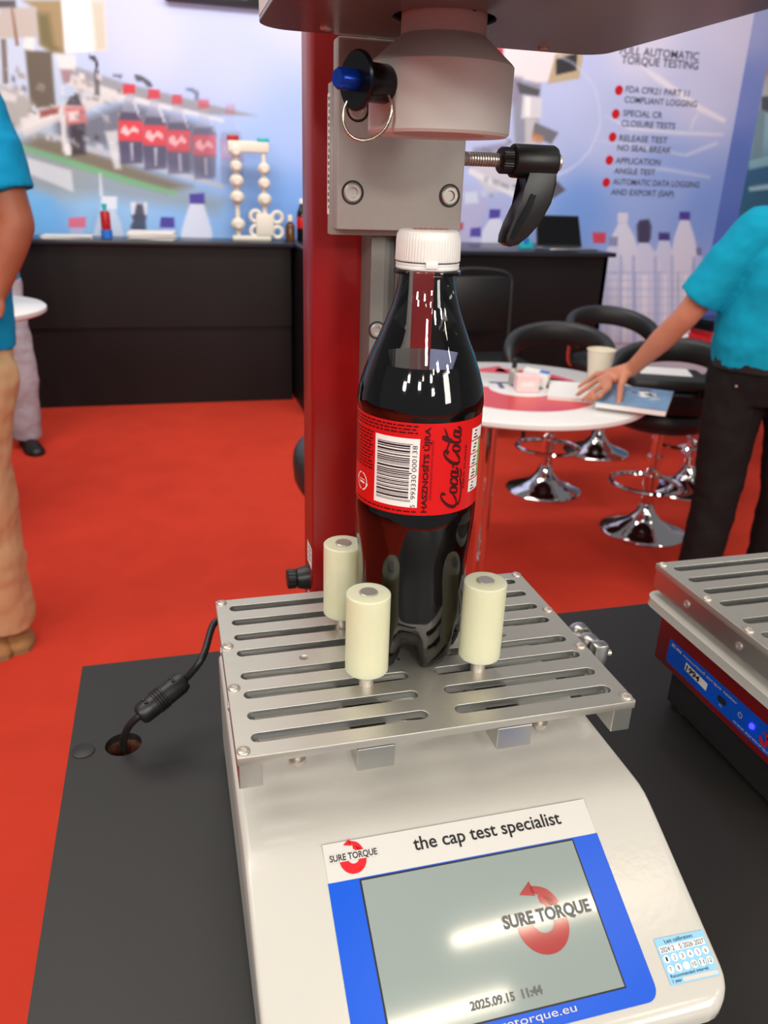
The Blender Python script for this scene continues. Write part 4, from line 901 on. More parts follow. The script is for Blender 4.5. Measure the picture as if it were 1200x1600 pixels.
mb = MB(); mb.prism([(-0.045, 0), (0.045, 0), (0.045, 0.03), (0.02, 0.05), (0.0, 0.085), (-0.03, 0.09), (-0.045, 0.06)], lambda u, v, w: Vector((2.44 + u, 5.02 + w, CT + v)), 0.05, 0.004); mb.build('body', 'teal', r)
mb = MB(); mb.cyl((2.425, 5.015, CT + 0.055), (2.425, 5.075, CT + 0.055), 0.022); mb.build('roll', 'blue_plastic', r)
mb = MB(); mb.box((2.62, 4.81, CT + 0.003), (0.16, 0.09, 0.006), Matrix.Rotation(0.2, 3, 'Z'), 0.001)
single(mb, 'note_pad', 'black_plastic', 'flat black pad lying in front of the open laptop', 'pad')

# ------------------------------------------------------------------ stools and white tables
def make_stool(label, x, y, hs, ang):
    # ang: direction the back of the tub points to
    r = thing('bar_stool', label, 'stool', (x, y, 0), ang - PI / 2, 'black tub bar stools')
    mb = MB(); mb.lathe([(0.195, 0), (0.195, 0.008), (0.185, 0.018), (0.13, 0.034), (0.075, 0.062), (0.045, 0.10), (0.035, 0.135), (0.034, 0.14)], seg=48); mb.build('base', 'chrome', r, 40, True)
    mb = MB(); mb.cyl((0, 0, 0.13), (0, 0, 0.36), 0.030); mb.lathe([(0.034, 0.35), (0.034, 0.37), (0.022, 0.372), (0.022, hs - 0.09)]); mb.build('column', 'chrome', r, 35, True)
    mb = MB(); mb.tube([(0.155 * math.cos(a), -0.07 + 0.135 * math.sin(a), 0.255) for a in [k * PI / 18 for k in range(36)]], 0.011, 8, True); mb.cyl((0, -0.02, 0.255), (0, 0.05, 0.255), 0.012); mb.lathe([(0.037, 0.23), (0.037, 0.28)]); mb.build('footrest', 'chrome', r, 40, True)
    mb = MB(); mb.lathe([(0.10, hs - 0.10), (0.19, hs - 0.085), (0.215, hs - 0.06), (0.22, hs - 0.03), (0.205, hs - 0.006), (0.16, hs), (0.0001, hs + 0.004)], seg=40); mb.build('seat', 'leather', r, 50, True)
    P = []
    for k in range(25):
        t = -1 + 2 * k / 24; a = PI / 2 + t * math.radians(118)
        P.append((0.245 * math.cos(a), 0.235 * math.sin(a), hs + 0.055 + 0.15 * (math.cos(t * PI / 2 * 0.98)) ** 0.8))
    mb = MB(); mb.band(P, 0.030, 0.055); mb.build('back_band', 'leather', r, 60, True)
    for s in (-1, 1):
        mb = MB(); mb.tube(spline([(s * 0.17, 0.03, hs - 0.07), (s * 0.235, 0.01, hs - 0.03), (s * 0.243, 0.0, hs + 0.10)], 4), 0.012, 8); mb.build('arm_bracket', 'chrome', r, 40, True)
    return r
make_stool('black tub stool behind the round white table, left of the paper cup', 1.83, 3.216, 0.58, math.radians(62))
make_stool('black tub stool farthest back, before the printed bottles of the text poster', 2.44, 3.76, 0.58, math.radians(80))
make_stool('black tub stool beside the man, with black case on its seat', 2.06, 2.63, 0.605, math.radians(38))
make_stool('black tub stool mostly hidden behind the black trouser leg of the man', 2.60, 3.08, 0.46, math.radians(-60))
make_stool('black tub stool hidden behind the soda bottle and red column', 0.555, 1.74, 0.52, math.radians(160))

def round_table(label, c, rad, h, grp='white round tables'):
    r = thing('round_table', label, 'table', (c[0], c[1], 0), 0, grp)
    mb = MB(); mb.lathe([(rad - 0.012, h - 0.028), (rad, h - 0.02), (rad, h - 0.006), (rad - 0.008, h)], (c[0], c[1], 0), seg=72); mb.build('tabletop', 'table_white', r, 40)
    if rad > 0.45:
        for q in (235, 172, 100):
            x, y = c[0] + .425 * math.cos(math.radians(q)), c[1] + .425 * math.sin(math.radians(q))
            mb = MB(); mb.lathe([(0.020, 0), (0.020, 0.006), (0.012, 0.012), (0.012, 0.12), (0.024, 0.122), (0.024, h - 0.032), (0.05, h - 0.031), (0.05, h - 0.028)], (x, y, 0)); mb.build('leg', 'chrome', r)
    else:
        mb = MB(); mb.cyl((c[0], c[1], 0.03), (c[0], c[1], h - 0.028), 0.030); mb.build('pole', 'chrome', r)
        mb = MB(); mb.lathe([(0.16, 0), (0.16, 0.01), (0.13, 0.022), (0.06, 0.035), (0.035, 0.05)], (c[0], c[1], 0), seg=48); mb.build('base', 'chrome', r)
        mb = MB(); mb.lathe([(0.12, h - 0.034), (0.12, h - 0.028)], (c[0], c[1], 0)); mb.build('mounting_plate', 'chrome', r)
    return r
TC = (1.275, 2.47)
t1 = round_table('round white table printed with a red ring logo, cup and brochures on it', TC, 0.50, 0.74)
# printed logo on the table top: ring, sweep and lettering turned to face the booth
ang = math.radians(-14)
def tfn(u, v): return Vector((TC[0] + u * math.cos(ang) - v * math.sin(ang), TC[1] + u * math.sin(ang) + v * math.cos(ang), 0.7408))
mb = MB(); logo(mb, tfn, 0.0, -0.04, 0.30); mb.build('printed_logo', 'logo_red', t1, 0)
mb = MB(); add_text(mb, 'SURE TORQUE', lambda u, v: tfn(u, v) + Vector((0, 0, 0.0008)), width=0.80, height=0.10, bold=0.03, center=True)
mb.build('lettering', 'ink_grey', t1, 0)
round_table('white round table in background right, red boxes stacked on it', (3.12, 3.64), 0.40, 0.68)
LE = Vector((-0.517, 3.154, 0.95))
round_table('tall white round table at left edge, partly hidden by the blue shirt', (LE.x - 0.40, LE.y + 0.107), 0.415, 0.95)

# things on the round table
r = thing('paper_cup', 'cream paper cup standing on the round white table', 'cup', (1.705, 2.60, 0.74))
c0 = (1.70, 2.60, 0.7405)
mb = MB(); mb.lathe([(0.040, 0), (0.043, 0.003), (0.056, 0.118), (0.0555, 0.118), (0.041, 0.006), (0.0001, 0.006)], c0, caps=False); mb.build('cup_wall', 'cup', r, 50)
mb = MB(); mb.tube([(c0[0] + 0.0565 * math.cos(a), c0[1] + 0.0565 * math.sin(a), c0[2] + 0.118) for a in [k * PI / 16 for k in range(32)]], 0.0025, 6, True); mb.build('rim', 'cup', r)
mb = MB(); mb.prism([(-0.012, 0), (0.012, 0), (0.012, 0.02), (-0.012, 0.02)], lambda u, v, w: Vector((c0[0] - 0.02 + u, c0[1] - 0.0447 - w, c0[2] + 0.018 + v)), 0.0012); mb.build('printed_mark', 'red_print', r, 0)
def booklet(name, label, cx, cy, z, sx, sy, th, rz, cover, inner='paper', extra=None):
    r = thing(name, label, 'brochure', (cx, cy, z), rz, 'brochures under the hand')
    mb = MB(); mb.box((0, 0, th * 0.42), (sx * 0.985, sy * 0.985, th * 0.8)); mb.build('pages', inner, r, 0, True)
    mb = MB(); mb.box((0, 0, th * 0.92), (sx, sy, th * 0.12)); q = mb.build('front_cover', cover, r, 0, True)
    mb = MB(); mb.box((-sx / 2, 0, th * 0.48), (0.002, sy, th * 0.9)); mb.build('spine', cover, r, 0, True)
    if extra: extra(r, sx, sy, th)
    return r
booklet('brochure', 'white brochure lying flat under the fingers on round table', 1.47, 2.36, 0.7412, 0.20, 0.27, 0.014, math.radians(-28), 'paper')
def cover_art(r, sx, sy, th):
    for k in range(7):
        mb = MB(); mb.box((random.uniform(-.3, .3) * sx, random.uniform(-.38, .38) * sy, th * 0.99), (random.uniform(.015, .05), random.uniform(.015, .05), 0.0008), Matrix.Rotation(random.random(), 3, 'Z'))
        mb.build('cover_picture', ['paper', 'panel_white', 'ink_grey', 'paper'][k % 4], r, 0, True)
booklet('brochure', 'blue printed brochure hanging over the table edge under the hand', 1.600, 2.155, 0.7562, 0.24, 0.31, 0.022, math.radians(-38), 'book_blue', 'paper', cover_art)
def carton(label, m, c, s, rz, tilt=0.0):
    r = thing('small_carton', label, 'box', c, rz, 'small cartons on the round table')
    rot = Matrix.Rotation(tilt, 3, 'Y')
    mb = MB(); mb.box((0, 0, s[2] / 2), s, rot, 0.001); q = mb.build('carton_body', m, r, 0, True)
    mb = MB(); mb.box(rot @ Vector((0, 0, s[2] / 2 + 0.0)) + Vector((0, -s[1] / 2 - 0.0006, 0)), (s[0] * .6, 0.0008, s[2] * .3), rot); mb.build('print', 'pinkpaper' if m == 'paper' else 'paper', r, 0, True)
    mb = MB(); mb.box(Vector((0, 0, s[2] / 2)) + rot @ Vector((s[0] * .3, 0, s[2] / 2 + 0.0005)), (s[0] * .38, s[1] * .9, 0.001), rot); mb.build('flap', 'blue_plastic' if m == 'paper' else m, r, 0, True)
    return r
carton('pale pink small carton standing on the round white table', 'pinkpaper', (1.295, 2.43, 0.7412), (0.085, 0.06, 0.062), math.radians(-12))
carton('white small carton with blue end leaning on the pink carton', 'paper', (1.375, 2.515, 0.7432), (0.10, 0.055, 0.055), math.radians(-38), math.radians(6))
r = thing('dropper_bottle', 'small clear bottle with dark top beside the pink carton', 'bottle', (1.285, 2.53, 0.7412))
mb = MB(); mb.lathe([(0.017, 0), (0.018, 0.003), (0.018, 0.055), (0.008, 0.066), (0.008, 0.07)], (1.285, 2.53, 0.7412)); mb.build('body', 'alu_matt', r)
mb = MB(); mb.lathe([(0.010, 0.068), (0.010, 0.098), (0.007, 0.102)], (1.285, 2.53, 0.7412)); mb.build('cap', 'black_plastic', r)
# case with a sheet of paper
r = thing('black_case', 'black hard case lying on the stool beside the man', 'case', (1.99, 2.545, 0.611), math.radians(-18))
mb = MB(); mb.box((0, 0, 0.05), (0.33, 0.25, 0.10), None, 0.018); mb.build('lower_shell', 'black_plastic', r, 40, True)
mb = MB(); mb.box((0, 0, 0.127), (0.33, 0.25, 0.05), None, 0.018); mb.build('lid', 'leather', r, 40, True)
mb = MB(); mb.tube(spline([(-0.06, -0.122, 0.09), (-0.055, -0.15, 0.092), (0.055, -0.15, 0.092), (0.06, -0.122, 0.09)], 4), 0.008, 8); mb.build('handle', 'black_plastic', r, 40, True)
for s in (-1, 1):
    mb = MB(); mb.box((s * 0.11, -0.127, 0.10), (0.035, 0.008, 0.035), None, 0.002); mb.build('latch', 'black_gloss', r, 40, True)
mb = MB(); mb.box((2.0, 2.585, 0.611 + 0.1535), (0.21, 0.15, 0.0016), Matrix.Rotation(math.radians(-25), 3, 'Z'))
single(mb, 'paper_sheet', 'paper', 'white printed sheet lying on top of the black case', 'paper')
# red boxes on the far table
FX, FY = [2.941, 3.523]
for k, (x, y, z, s, m, lab) in enumerate([
    (FX, FY, 0.6812, (0.24, 0.17, 0.03), 'red_plastic', 'red flat box at bottom of pile on far white table'),
    (FX + .01, FY + .01, 0.7122, (0.23, 0.16, 0.028), 'red_print', 'red flat box in middle of pile on far white table'),
    (FX + .015, FY + .01, 0.7412, (0.22, 0.17, 0.03), 'red_plastic', 'red flat box under the dark blue box on far table'),
    (FX + .02, FY + .02, 0.7722, (0.25, 0.18, 0.06), 'black_anod', 'dark blue box topmost of pile on far white table')]):
    r = thing('flat_box', lab, 'box', (x, y, z), 0.1 * k - 0.2, 'boxes on the far white table')
    mb = MB(); mb.box((0, 0, s[2] * .35), (s[0], s[1], s[2] * .7), None, 0.002); mb.build('tray', m, r, 0, True)
    mb = MB(); mb.box((0, 0, s[2] * .85), (s[0] + .006, s[1] + .006, s[2] * .28), None, 0.002); mb.build('lid', m, r, 0, True)
single(pages(MB(), (FX - .05, FY + .26, 0.6812), (0.12, 0.18), 4, 0.3), 'paper_stack', 'paper', 'white leaflets beside red boxes on the far white table', 'paper')

# ------------------------------------------------------------------ display table
def sheet(outline, holes, z0, z1, bevel=0.0):
    # flat plate with holes, as a mesh
    cu = bpy.data.curves.new('sheet', 'CURVE'); cu.dimensions = '2D'; cu.fill_mode = 'BOTH'
    cu.extrude = (z1 - z0) / 2 - bevel; cu.bevel_depth = bevel; cu.bevel_resolution = 1
    if bevel: cu.offset = -bevel
    for pts in [outline] + holes:
        s = cu.splines.new('POLY'); s.points.add(len(pts) - 1)
        for p, q in zip(s.points, pts): p.co = (q[0], q[1], 0, 1)
        s.use_cyclic_u = True
    o = bpy.data.objects.new('sheet', cu); COL.objects.link(o); bpy.context.view_layer.update()
    me = bpy.data.meshes.new_from_object(o.evaluated_get(bpy.context.evaluated_depsgraph_get()))
    bpy.data.objects.remove(o, do_unlink=True); bpy.data.curves.remove(cu)
    me.transform(Matrix.Translation((0, 0, (z0 + z1) / 2)))
    return me
def circ(c, r, n=20): return [(c[0] + r * math.cos(2 * PI * k / n), c[1] + r * math.sin(2 * PI * k / n)) for k in range(n)]

HOLE = (-0.068, 0.1775)
tb = thing('display_table', 'black display table in the foreground carrying both torque testers', 'table', (0.5, -0.05, 0))
me = sheet([(-0.104, -0.36), (1.15, -0.36), (1.15, 0.2845), (-0.104, 0.2845)], [circ(HOLE, 0.0125, 28)], TT - 0.028, TT, 0.0)
place('tabletop', me, 'table_black', tb)
mb = MB(); mb.box2((-0.08, -0.33, 0), (1.12, 0.20, TT - 0.028)); mb.build('cabinet', 'table_black', tb, 0)
mb = MB(); mb.lathe([(0.0126, -0.0005), (0.0122, -0.022), (0.0001, -0.022)], (HOLE[0], HOLE[1], TT), seg=28, caps=False); mb.build('cable_hole', 'wood_hole', tb)
mb = MB(); mb.lathe([(0.011, -0.0215), (0.011, -0.02), (0.0001, -0.0195)], (HOLE[0] + .002, HOLE[1] - 0.001, TT), seg=20, caps=False); mb.build('hole_floor', 'wood_pale', tb)
mb = MB(); mb.lathe([(0.0078, 0.0), (0.0078, 0.0006), (0.0070, 0.0010), (0.0001, 0.0010)], (-0.0945, 0.176, TT), seg=32); mb.build('cover_cap', 'table_black', tb)

# ------------------------------------------------------------------ slotted clamping plate, shared by both testers
SLOT_Y = [0.0135, 0.031, 0.0490, 0.0665, 0.0895, 0.107, 0.1245, 0.142]
def slot(x0, x1, y, w):
    r = w / 2; out = []
    for k in range(9):
        a = -PI / 2 + PI * k / 8; out.append((x1 - r + r * math.cos(a), y + r * math.sin(a)))
    for k in range(9):
        a = PI / 2 + PI * k / 8; out.append((x0 + r + r * math.cos(a), y + r * math.sin(a)))
    return out
PW, PD = 0.2105, 0.154
holes = []
for y in SLOT_Y: holes += [slot(0.008, 0.098, y, 0.0072), slot(0.1128, 0.2025, y, 0.0072)]
holes += [circ((0.0445, 0.078), 0.0025, 12), circ((0.166, 0.078), 0.0025, 12)]
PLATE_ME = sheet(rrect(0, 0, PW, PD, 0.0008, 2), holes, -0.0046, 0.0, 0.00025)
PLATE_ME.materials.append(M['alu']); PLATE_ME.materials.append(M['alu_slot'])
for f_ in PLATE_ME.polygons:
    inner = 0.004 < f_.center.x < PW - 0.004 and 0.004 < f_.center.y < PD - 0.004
    f_.material_index = 1 if inner and abs(f_.normal.z) < 0.3 else 0  # slot walls take the shade-toned aluminium
def screw_mb(c, r=0.0035, axis=(0, 0, 1)):
    mb = MB()
    ax = Vector(axis)
    mb.lathe([(r, -0.0006), (r, 0.0004), (r * .88, 0.0009), (r * .60, 0.0012), (r * .52, 0.0001), (0.0001, 0.0001)], c, axis, 20, False)
    return mb
SCREW_ME = None
def make_plate(root, ox, oy):
    global SCREW_ME
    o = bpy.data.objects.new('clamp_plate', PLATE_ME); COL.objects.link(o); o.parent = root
    b = BASE[root.name]; o.location = Vector((ox, oy, PT)) - b
    BASE[o.name] = Vector((ox, oy, PT))
    for x, y in [(0.0035, 0.0045), (0.0035, 0.056), (0.0035, 0.098), (0.0035, 0.1500), (0.207, 0.0045), (0.207, 0.056), (0.207, 0.100), (0.207, 0.1500)]:
        if SCREW_ME is None:
            q = screw_mb((0, 0, 0), 0.0033).build('screw', 'steel', None, 40); SCREW_ME = q.data
        else:
            q = bpy.data.objects.new('screw', SCREW_ME); COL.objects.link(q)
        q.parent = o; q.location = (x, y, 0.0002)
    for x in (0.0445, 0.166):
        mb = MB(); mb.lathe([(0.0025, -0.0002), (0.0021, -0.001), (0.0021, -0.004)], (x, 0.078, 0), seg=14, caps=False); mb.build('threaded_hole', 'steel', o, 35, True)
    for x0 in (0.0006, 0.1985):
        mb = MB(); mb.box2((ox + x0, oy + 0.0008, PT - 0.019), (ox + x0 + 0.0112, oy + PD - 0.0008, PT - 0.0046), 0.0004, 1); q = mb.build('side_rail', 'alu_plain', root)
        for yy in (0.028, 0.083):
            if x0 < 0.1:
                mb = MB(); mb.lathe([(0.0028, 0), (0.0028, 0.0008), (0.0014, 0.001), (0.0012, 0.0002)], (ox + x0, oy + yy + .03, PT - 0.012), (-1, 0, 0), 16); mb.build('rail_screw', 'steel', q)
    for x0 in (0.058, 0.132):
        mb = MB(); mb.box2((ox + x0, oy + 0.0003, PT - 0.0186), (ox + x0 + 0.0192, oy + 0.15, PT - 0.0056), 0.0004, 1); mb.build('jaw_bar', 'alu_plain', root)
    return o

# ------------------------------------------------------------------ torque tester A
ta = thing('torque_tester', 'white torque tester with slotted plate and tilted LCD screen in the foreground', 'torque tester', (0.105, 0.02, TT))
prof = [(0.157, -0.112), (0.157, -0.046), (0.1555, -0.0415), (0.151, -0.040), (0.05, -0.040), (-0.010, -0.040), (-0.0165, -0.0402), (-0.022, -0.0413), (-0.027, -0.0432), (-0.037, -0.048), (-0.06, -0.0595), (-0.08, -0.0695), (-0.104, -0.0815),
        (-0.1075, -0.0836), (-0.1095, -0.0862), (-0.1100, -0.0892), (-0.1097, -0.0935), (-0.108, -0.0955), (-0.090, -0.0962), (-0.0885, -0.112)]
st = [0, 0.0004, 0.0012, 0.0025, 0.0042, 0.007, 0.010, 0.014, 0.10]
st = st + [0.21 - x for x in reversed(st[:-1])]
rings = []
for x in st:
    e = min(x, 0.21 - x); R1, R2 = 0.014, 0.003
    d1 = R1 - math.sqrt(max(0, R1 * R1 - max(0, R1 - e) ** 2)); d2 = R2 - math.sqrt(max(0, R2 * R2 - max(0, R2 - e) ** 2))
    pts = []
    for i, (b, z) in enumerate(prof):
        if b < -0.06:
            b2 = -0.06 + (b + 0.06) * (1 - d1 / 0.05); z += 0.5 * (b2 - b); b = b2
        if 1 <= i <= 15: z -= d2
        pts.append(Vector((x, b, PT + z)))
    rings.append(pts)
mb = MB(); mb.loft(rings); mb.build('shell', 'white_gloss', ta, 35)
mb = MB(); mb.box2((0.014, -0.083, TT + 0.004), (0.196, 0.148, PT - 0.1118)); mb.build('base', 'base_dark', ta, 0)
for x in (0.03, 0.18):
    for y in (-0.07, 0.135):
        mb = MB(); mb.cyl((x, y, TT), (x, y, TT + 0.005), 0.010); mb.build('foot', 'black_plastic', ta)
mb = MB(); mb.lathe([(0.03, -0.0402), (0.03, -0.030), (0.022, -0.028), (0.022, -0.0187)], (0.105, 0.077, PT)); mb.build('hub', 'alu_plain', ta)
mb = MB(); mb.box2((0.04, 0.065, PT - 0.0187), (0.17, 0.09, PT - 0.0150)); mb.build('cross_beam', 'alu_plain', ta)
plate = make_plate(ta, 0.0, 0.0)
for x in (0.029, 0.157):
    mb = MB(); mb.lathe([(0.0042, 0), (0.0042, -0.002), (0.0030, -0.004)], (x, 0.004, PT - 0.0075)); mb.cyl((x, .004, PT - 0.008), (x, .004, PT - 0.0045), 0.002); mb.build('underside_screw', 'steel', ta)
def make_peg(x, y):
    mb = MB(); mb.lathe([(0.0040, -0.012), (0.0040, 0.052), (0.0048, 0.052), (0.0048, 0.0559), (0.0044, 0.0563), (0.0001, 0.0562)], (x, y, PT)); o = mb.build('grip_peg', 'steel', ta)
    mb = MB(); mb.lathe([(0.0049, 0.0095), (0.0110, 0.0095), (0.0116, 0.0101), (0.0116, 0.0549), (0.0110, 0.0555), (0.0049, 0.0555)], (x, y, PT), seg=40); mb.build('rubber_sleeve', 'sleeve', o)
for x, y in ((0.0733, 0.0462), (0.1380, 0.0464), (0.0733, 0.1080), (0.1380, 0.1080)): make_peg(x, y)
mb = MB(); mb.box2((0.2096, 0.068, PT - 0.017), (0.2215, 0.084, PT - 0.0075), 0.001)
mb.lathe([(0.0035, -0.006), (0.0068, -0.006), (0.0075, -0.005), (0.0075, 0.002), (0.0068, 0.003), (0.0040, 0.003), (0.0040, 0.007), (0.0070, 0.007), (0.0075, 0.008), (0.0075, 0.016), (0.0068, 0.017), (0.0035, 0.017)], (0.2235, 0.084, PT - 0.012), (0, -1, 0), 28)
k = mb.build('adjusting_knob', 'alu_plain', ta)
mb = MB(); mb.box2((0.2195, 0.0585, PT - 0.024), (0.2295, 0.0665, PT - 0.004), 0.002); mb.build('end_bracket', 'alu_plain', k)
mb = MB(); mb.lathe([(0.002, 0), (0.002, 0.003), (0.001, 0.0035)], (0.2295, 0.0625, PT - 0.012), (1, 0, 0), 14); mb.build('set_screw', 'steel', k)

# printed face of the tester
def S(off):
    return lambda x, s: Vector((x, -0.037 - s * 0.894427 - off * 0.447214, PT - 0.048 - s * 0.447214 + off * 0.894427))
fp = MB(); flat(fp, rrect(0.0365, -0.0175, 0.1735, 0.0005, [0, 0, 0.002, 0.002]), lambda x, s: S(0.00015)(x, s)); fp = fp.build('face_panel', 'panel_white', ta, 0)
mb = MB(); flat(mb, rrect(0.0362, 0.0, 0.1738, 0.0737, [0, 0, 0.006, 0.006]), S(0.00025)); bl = mb.build('blue_panel', 'blue_print', ta, 0)
def decal(body, x, s, width, height, off, m, name, parent, bold=0.0):
    mb = MB(); f = S(off); add_text(mb, body, lambda u, v: f(x + u, s - v), width=width, height=height, bold=bold)
    return mb.build(name, m, parent, 0)
decal('the cap test specialist', 0.0798, -0.0075, 0.0775, None, 0.0004, 'ink', 'lettering', fp, 0.012)
mb = MB(); logo(mb, lambda x, v: S(0.00035)(x, -v), 0.0497, 0.0086, 0.0064); mb.build('logo_mark', 'red_print', fp, 0)
mb = MB(); flat(mb, [(0.0385, -0.0124), (0.0620, -0.0124), (0.0620, -0.0084), (0.0385, -0.0084)], S(0.00038)); mb.build('logo_band', 'panel_white', fp, 0)
decal('SURE TORQUE', 0.0388, -0.0090, 0.0229, 0.0029, 0.0005, 'ink', 'lettering', fp, 0.02)
mb = MB(); flat(mb, [(0.0509, 0.0006), (0.1601, 0.0006), (0.1601, 0.0664), (0.0509, 0.0664)], S(0.0004)); sc = mb.build('screen_bezel', 'bezel', ta, 0)
mb = MB(); flat(mb, [(0.0517, 0.0014), (0.1593, 0.0014), (0.1593, 0.0657), (0.0517, 0.0657)], S(0.0006)); lcd = mb.build('lcd_glass', 'lcd', sc, 0)
mb = MB(); logo(mb, lambda x, v: S(0.0008)(x, -v), 0.131, -0.0348, 0.0125); mb.build('screen_logo', 'lcd_red', sc, 0)
mb = MB(); flat(mb, [(0.1130, 0.0280), (0.1570, 0.0280), (0.1570, 0.0340), (0.1130, 0.0340)], S(0.0009)); mb.build('screen_logo_band', 'lcd', sc, 0)
decal('SURE TORQUE', 0.1124, 0.0335, 0.0440, 0.0052, 0.0011, 'ink_soft', 'screen_lettering', sc, 0.04)
decal('2025.09.15  11:44', 0.0878, 0.0611, 0.0336, 0.0033, 0.0009, 'ink_soft', 'screen_date', sc, 0.035)
decal('www.suretorque.eu', 0.0740, 0.0703, 0.0602, 0.0032, 0.0005, 'panel_white', 'web_lettering', bl, 0.0)
# calibration sticker
sk = MB(); flat(sk, [(0.1815, 0.0505), (0.2072, 0.0512), (0.2066, 0.0702), (0.1812, 0.0697)], S(0.0003)); sk = sk.build('calibration_sticker', 'sticker_blue', ta, 0)
decal('Last calibration:', 0.1862, 0.0532, 0.0150, 0.0016, 0.0005, 'ink', 'sticker_text', sk)
for k, t in enumerate(('2024', '2   5', '2026', '2027')):
    x = 0.1822 + k * 0.0060
    mb = MB(); flat(mb, [(x, 0.0540), (x + 0.0056, 0.0540), (x + 0.0056, 0.0570), (x, 0.0570)], S(0.00045)); mb.build('year_box', 'paper', sk, 0)
    decal(t, x + 0.0004, 0.0566, 0.0048, 0.0021, 0.0006, 'ink', 'sticker_text', sk)
for row in range(2):
    for k in range(6):
        c = (0.1840 + k * 0.0041, 0.0594 + row * 0.0042)
        mb = MB(); disc(mb, c, 0.0017, S(0.00045), 16); mb.build('month_dot', 'paper', sk, 0)
        t = str(row * 6 + k + 1)
        if t != '9':
            w = 0.0009 if len(t) == 1 else 0.0021
            decal(t, c[0] - w / 2, c[1] + 0.0009, w, 0.0018, 0.0006, 'ink', 'sticker_text', sk)
decal('Recommended interval:', 0.1826, 0.0670, 0.0200, 0.0014, 0.0005, 'ink', 'sticker_text', sk)
mb = MB(); flat(mb, [(0.1880, 0.0675), (0.2062, 0.0678), (0.2062, 0.0696), (0.1880, 0.0693)], S(0.00045)); mb.build('interval_box', 'panel_white', sk, 0)
decal('1 year', 0.1826, 0.0690, 0.0048, 0.0014, 0.0006, 'ink', 'sticker_text', sk)

# ------------------------------------------------------------------ stand with red column, head, chuck and clamp lever
sd = thing('cap_press_stand', 'red column stand with grey head and white chuck above the bottle', 'stand', (0.107, 0.2, TT))
mb = MB(); mb.box2((0.050, 0.166, TT), (0.165, 0.262, TT + 0.010), 0.002); mb.build('base_plate', 'red_paint', sd)
mb = MB(); mb.box2((0.0682, 0.182, TT + 0.010), (0.146, 0.2175, 1.78), 0.0025); colm = mb.build('column', 'red_paint', sd)
mb = MB(); mb.prism([(0.0982, 0.182), (0.0982, 0.1575), (0.1062, 0.1575), (0.1062, 0.1600), (0.1072, 0.1600), (0.1072, 0.1640), (0.1138, 0.1640), (0.1138, 0.1600), (0.1148, 0.1600), (0.1148, 0.1575), (0.1238, 0.1575), (0.1238, 0.182)], lambda u, v, w: Vector((u, v, TT + 0.010 + w)), 0.60); rail = mb.build('guide_rail', 'alu_rail', sd)
def socket_bolt(c, r, parent, axis=(0, -1, 0)):
    mb = MB(); mb.lathe([(r * 1.25, -0.0002), (r * 1.25, 0.0002), (r * 1.05, 0.0002)], c, axis, 28, False); o = mb.build('bolt_recess', 'base_dark', parent)
    mb = MB(); mb.lathe([(r, 0), (r, 0.0008), (r * .86, 0.0014), (r * .55, 0.0014), (r * .5, 0.0002), (0.0001, 0.0002)], c, axis, 28, False); mb.build('socket_bolt', 'steel', o)
socket_bolt((0.1028, 0.1573, PT + 0.170), 0.0042, rail)
mb = MB(); mb.box2((0.0725, 0.1492, PT + 0.2235), (0.1445, 0.1574, PT + 0.298), 0.0008); car = mb.build('carriage', 'alu_matt', sd)
mb = MB(); mb.poly([(0.0723, 0.1500, PT + 0.234), (0.0723, 0.1572, PT + 0.234), (0.0723, 0.1572, PT + 0.293), (0.0723, 0.1500, PT + 0.293)]); lb = mb.build('side_label', 'white_label', car, 0)
mb = MB()
for k in range(18):
    z = PT + 0.237 + k * 0.0031
    mb.poly([(0.0722, 0.1515, z), (0.0722, 0.1535, z), (0.0722, 0.1535, z + random.uniform(.0012, .0026)), (0.0722, 0.1515, z + 0.0016)])
    if k % 3: mb.poly([(0.0722, 0.1545, z), (0.0722, 0.1553, z), (0.0722, 0.1553, z + 0.002), (0.0722, 0.1545, z + 0.002)])
mb.build('label_print', 'ink', lb, 0)
mb = MB(); mb.box2((0.0735, 0.137, PT + 0.2268), (0.1440, 0.149, PT + 0.3168), 0.0012); br = mb.build('bracket_plate', 'alu_matt', sd)
for x, z in ((0.0820, 0.2455), (0.1362, 0.2455), (0.0840, 0.285), (0.1362, 0.285)):
    socket_bolt((x, 0.1369, PT + z), 0.0048, br)
# head
HX0, HX1, HY0, HY1 = 0.033, 0.2155, -0.07, 0.1368
AX = (0.1080, 0.077)
out = rrect(HX0, HY0, HX1, HY1, [0.01, 0.01, 0.014, 0.018], 8)
me = sheet(out, [circ(AX, 0.0225, 40)], PT + 0.3170, PT + 0.3190, 0.0004)
hd = place('head_underplate', me, 'head_grey', sd)
mb = MB()
inn = rrect(HX0 + .002, HY0 + .002, HX1 - .002, HY1 - .002, [0.008, 0.008, 0.012, 0.016], 8)
A = [mb.ring([Vector((x, y, PT + z)) for x, y in p]) for p, z in ((out, 0.3192), (out, 0.44), (inn, 0.44), (inn, 0.3192))]
for i in range(4): mb.bridge(A[i], A[(i + 1) % 4])
mb.build('head_wall', 'chuck', sd)
mb = MB(); mb.loft([[Vector((x, y, PT + z)) for x, y in out] for z in (0.44, 0.442)]); mb.build('head_cover', 'chuck', sd)
for x, y in ((0.0645, 0.120), (0.1785, 0.1265), (0.0645, -0.05), (0.1785, -0.05)):
    screw_mb((x, y, PT + 0.3169), 0.0032, (0, 0, -1)).build('underplate_screw', 'steel', hd, 40)
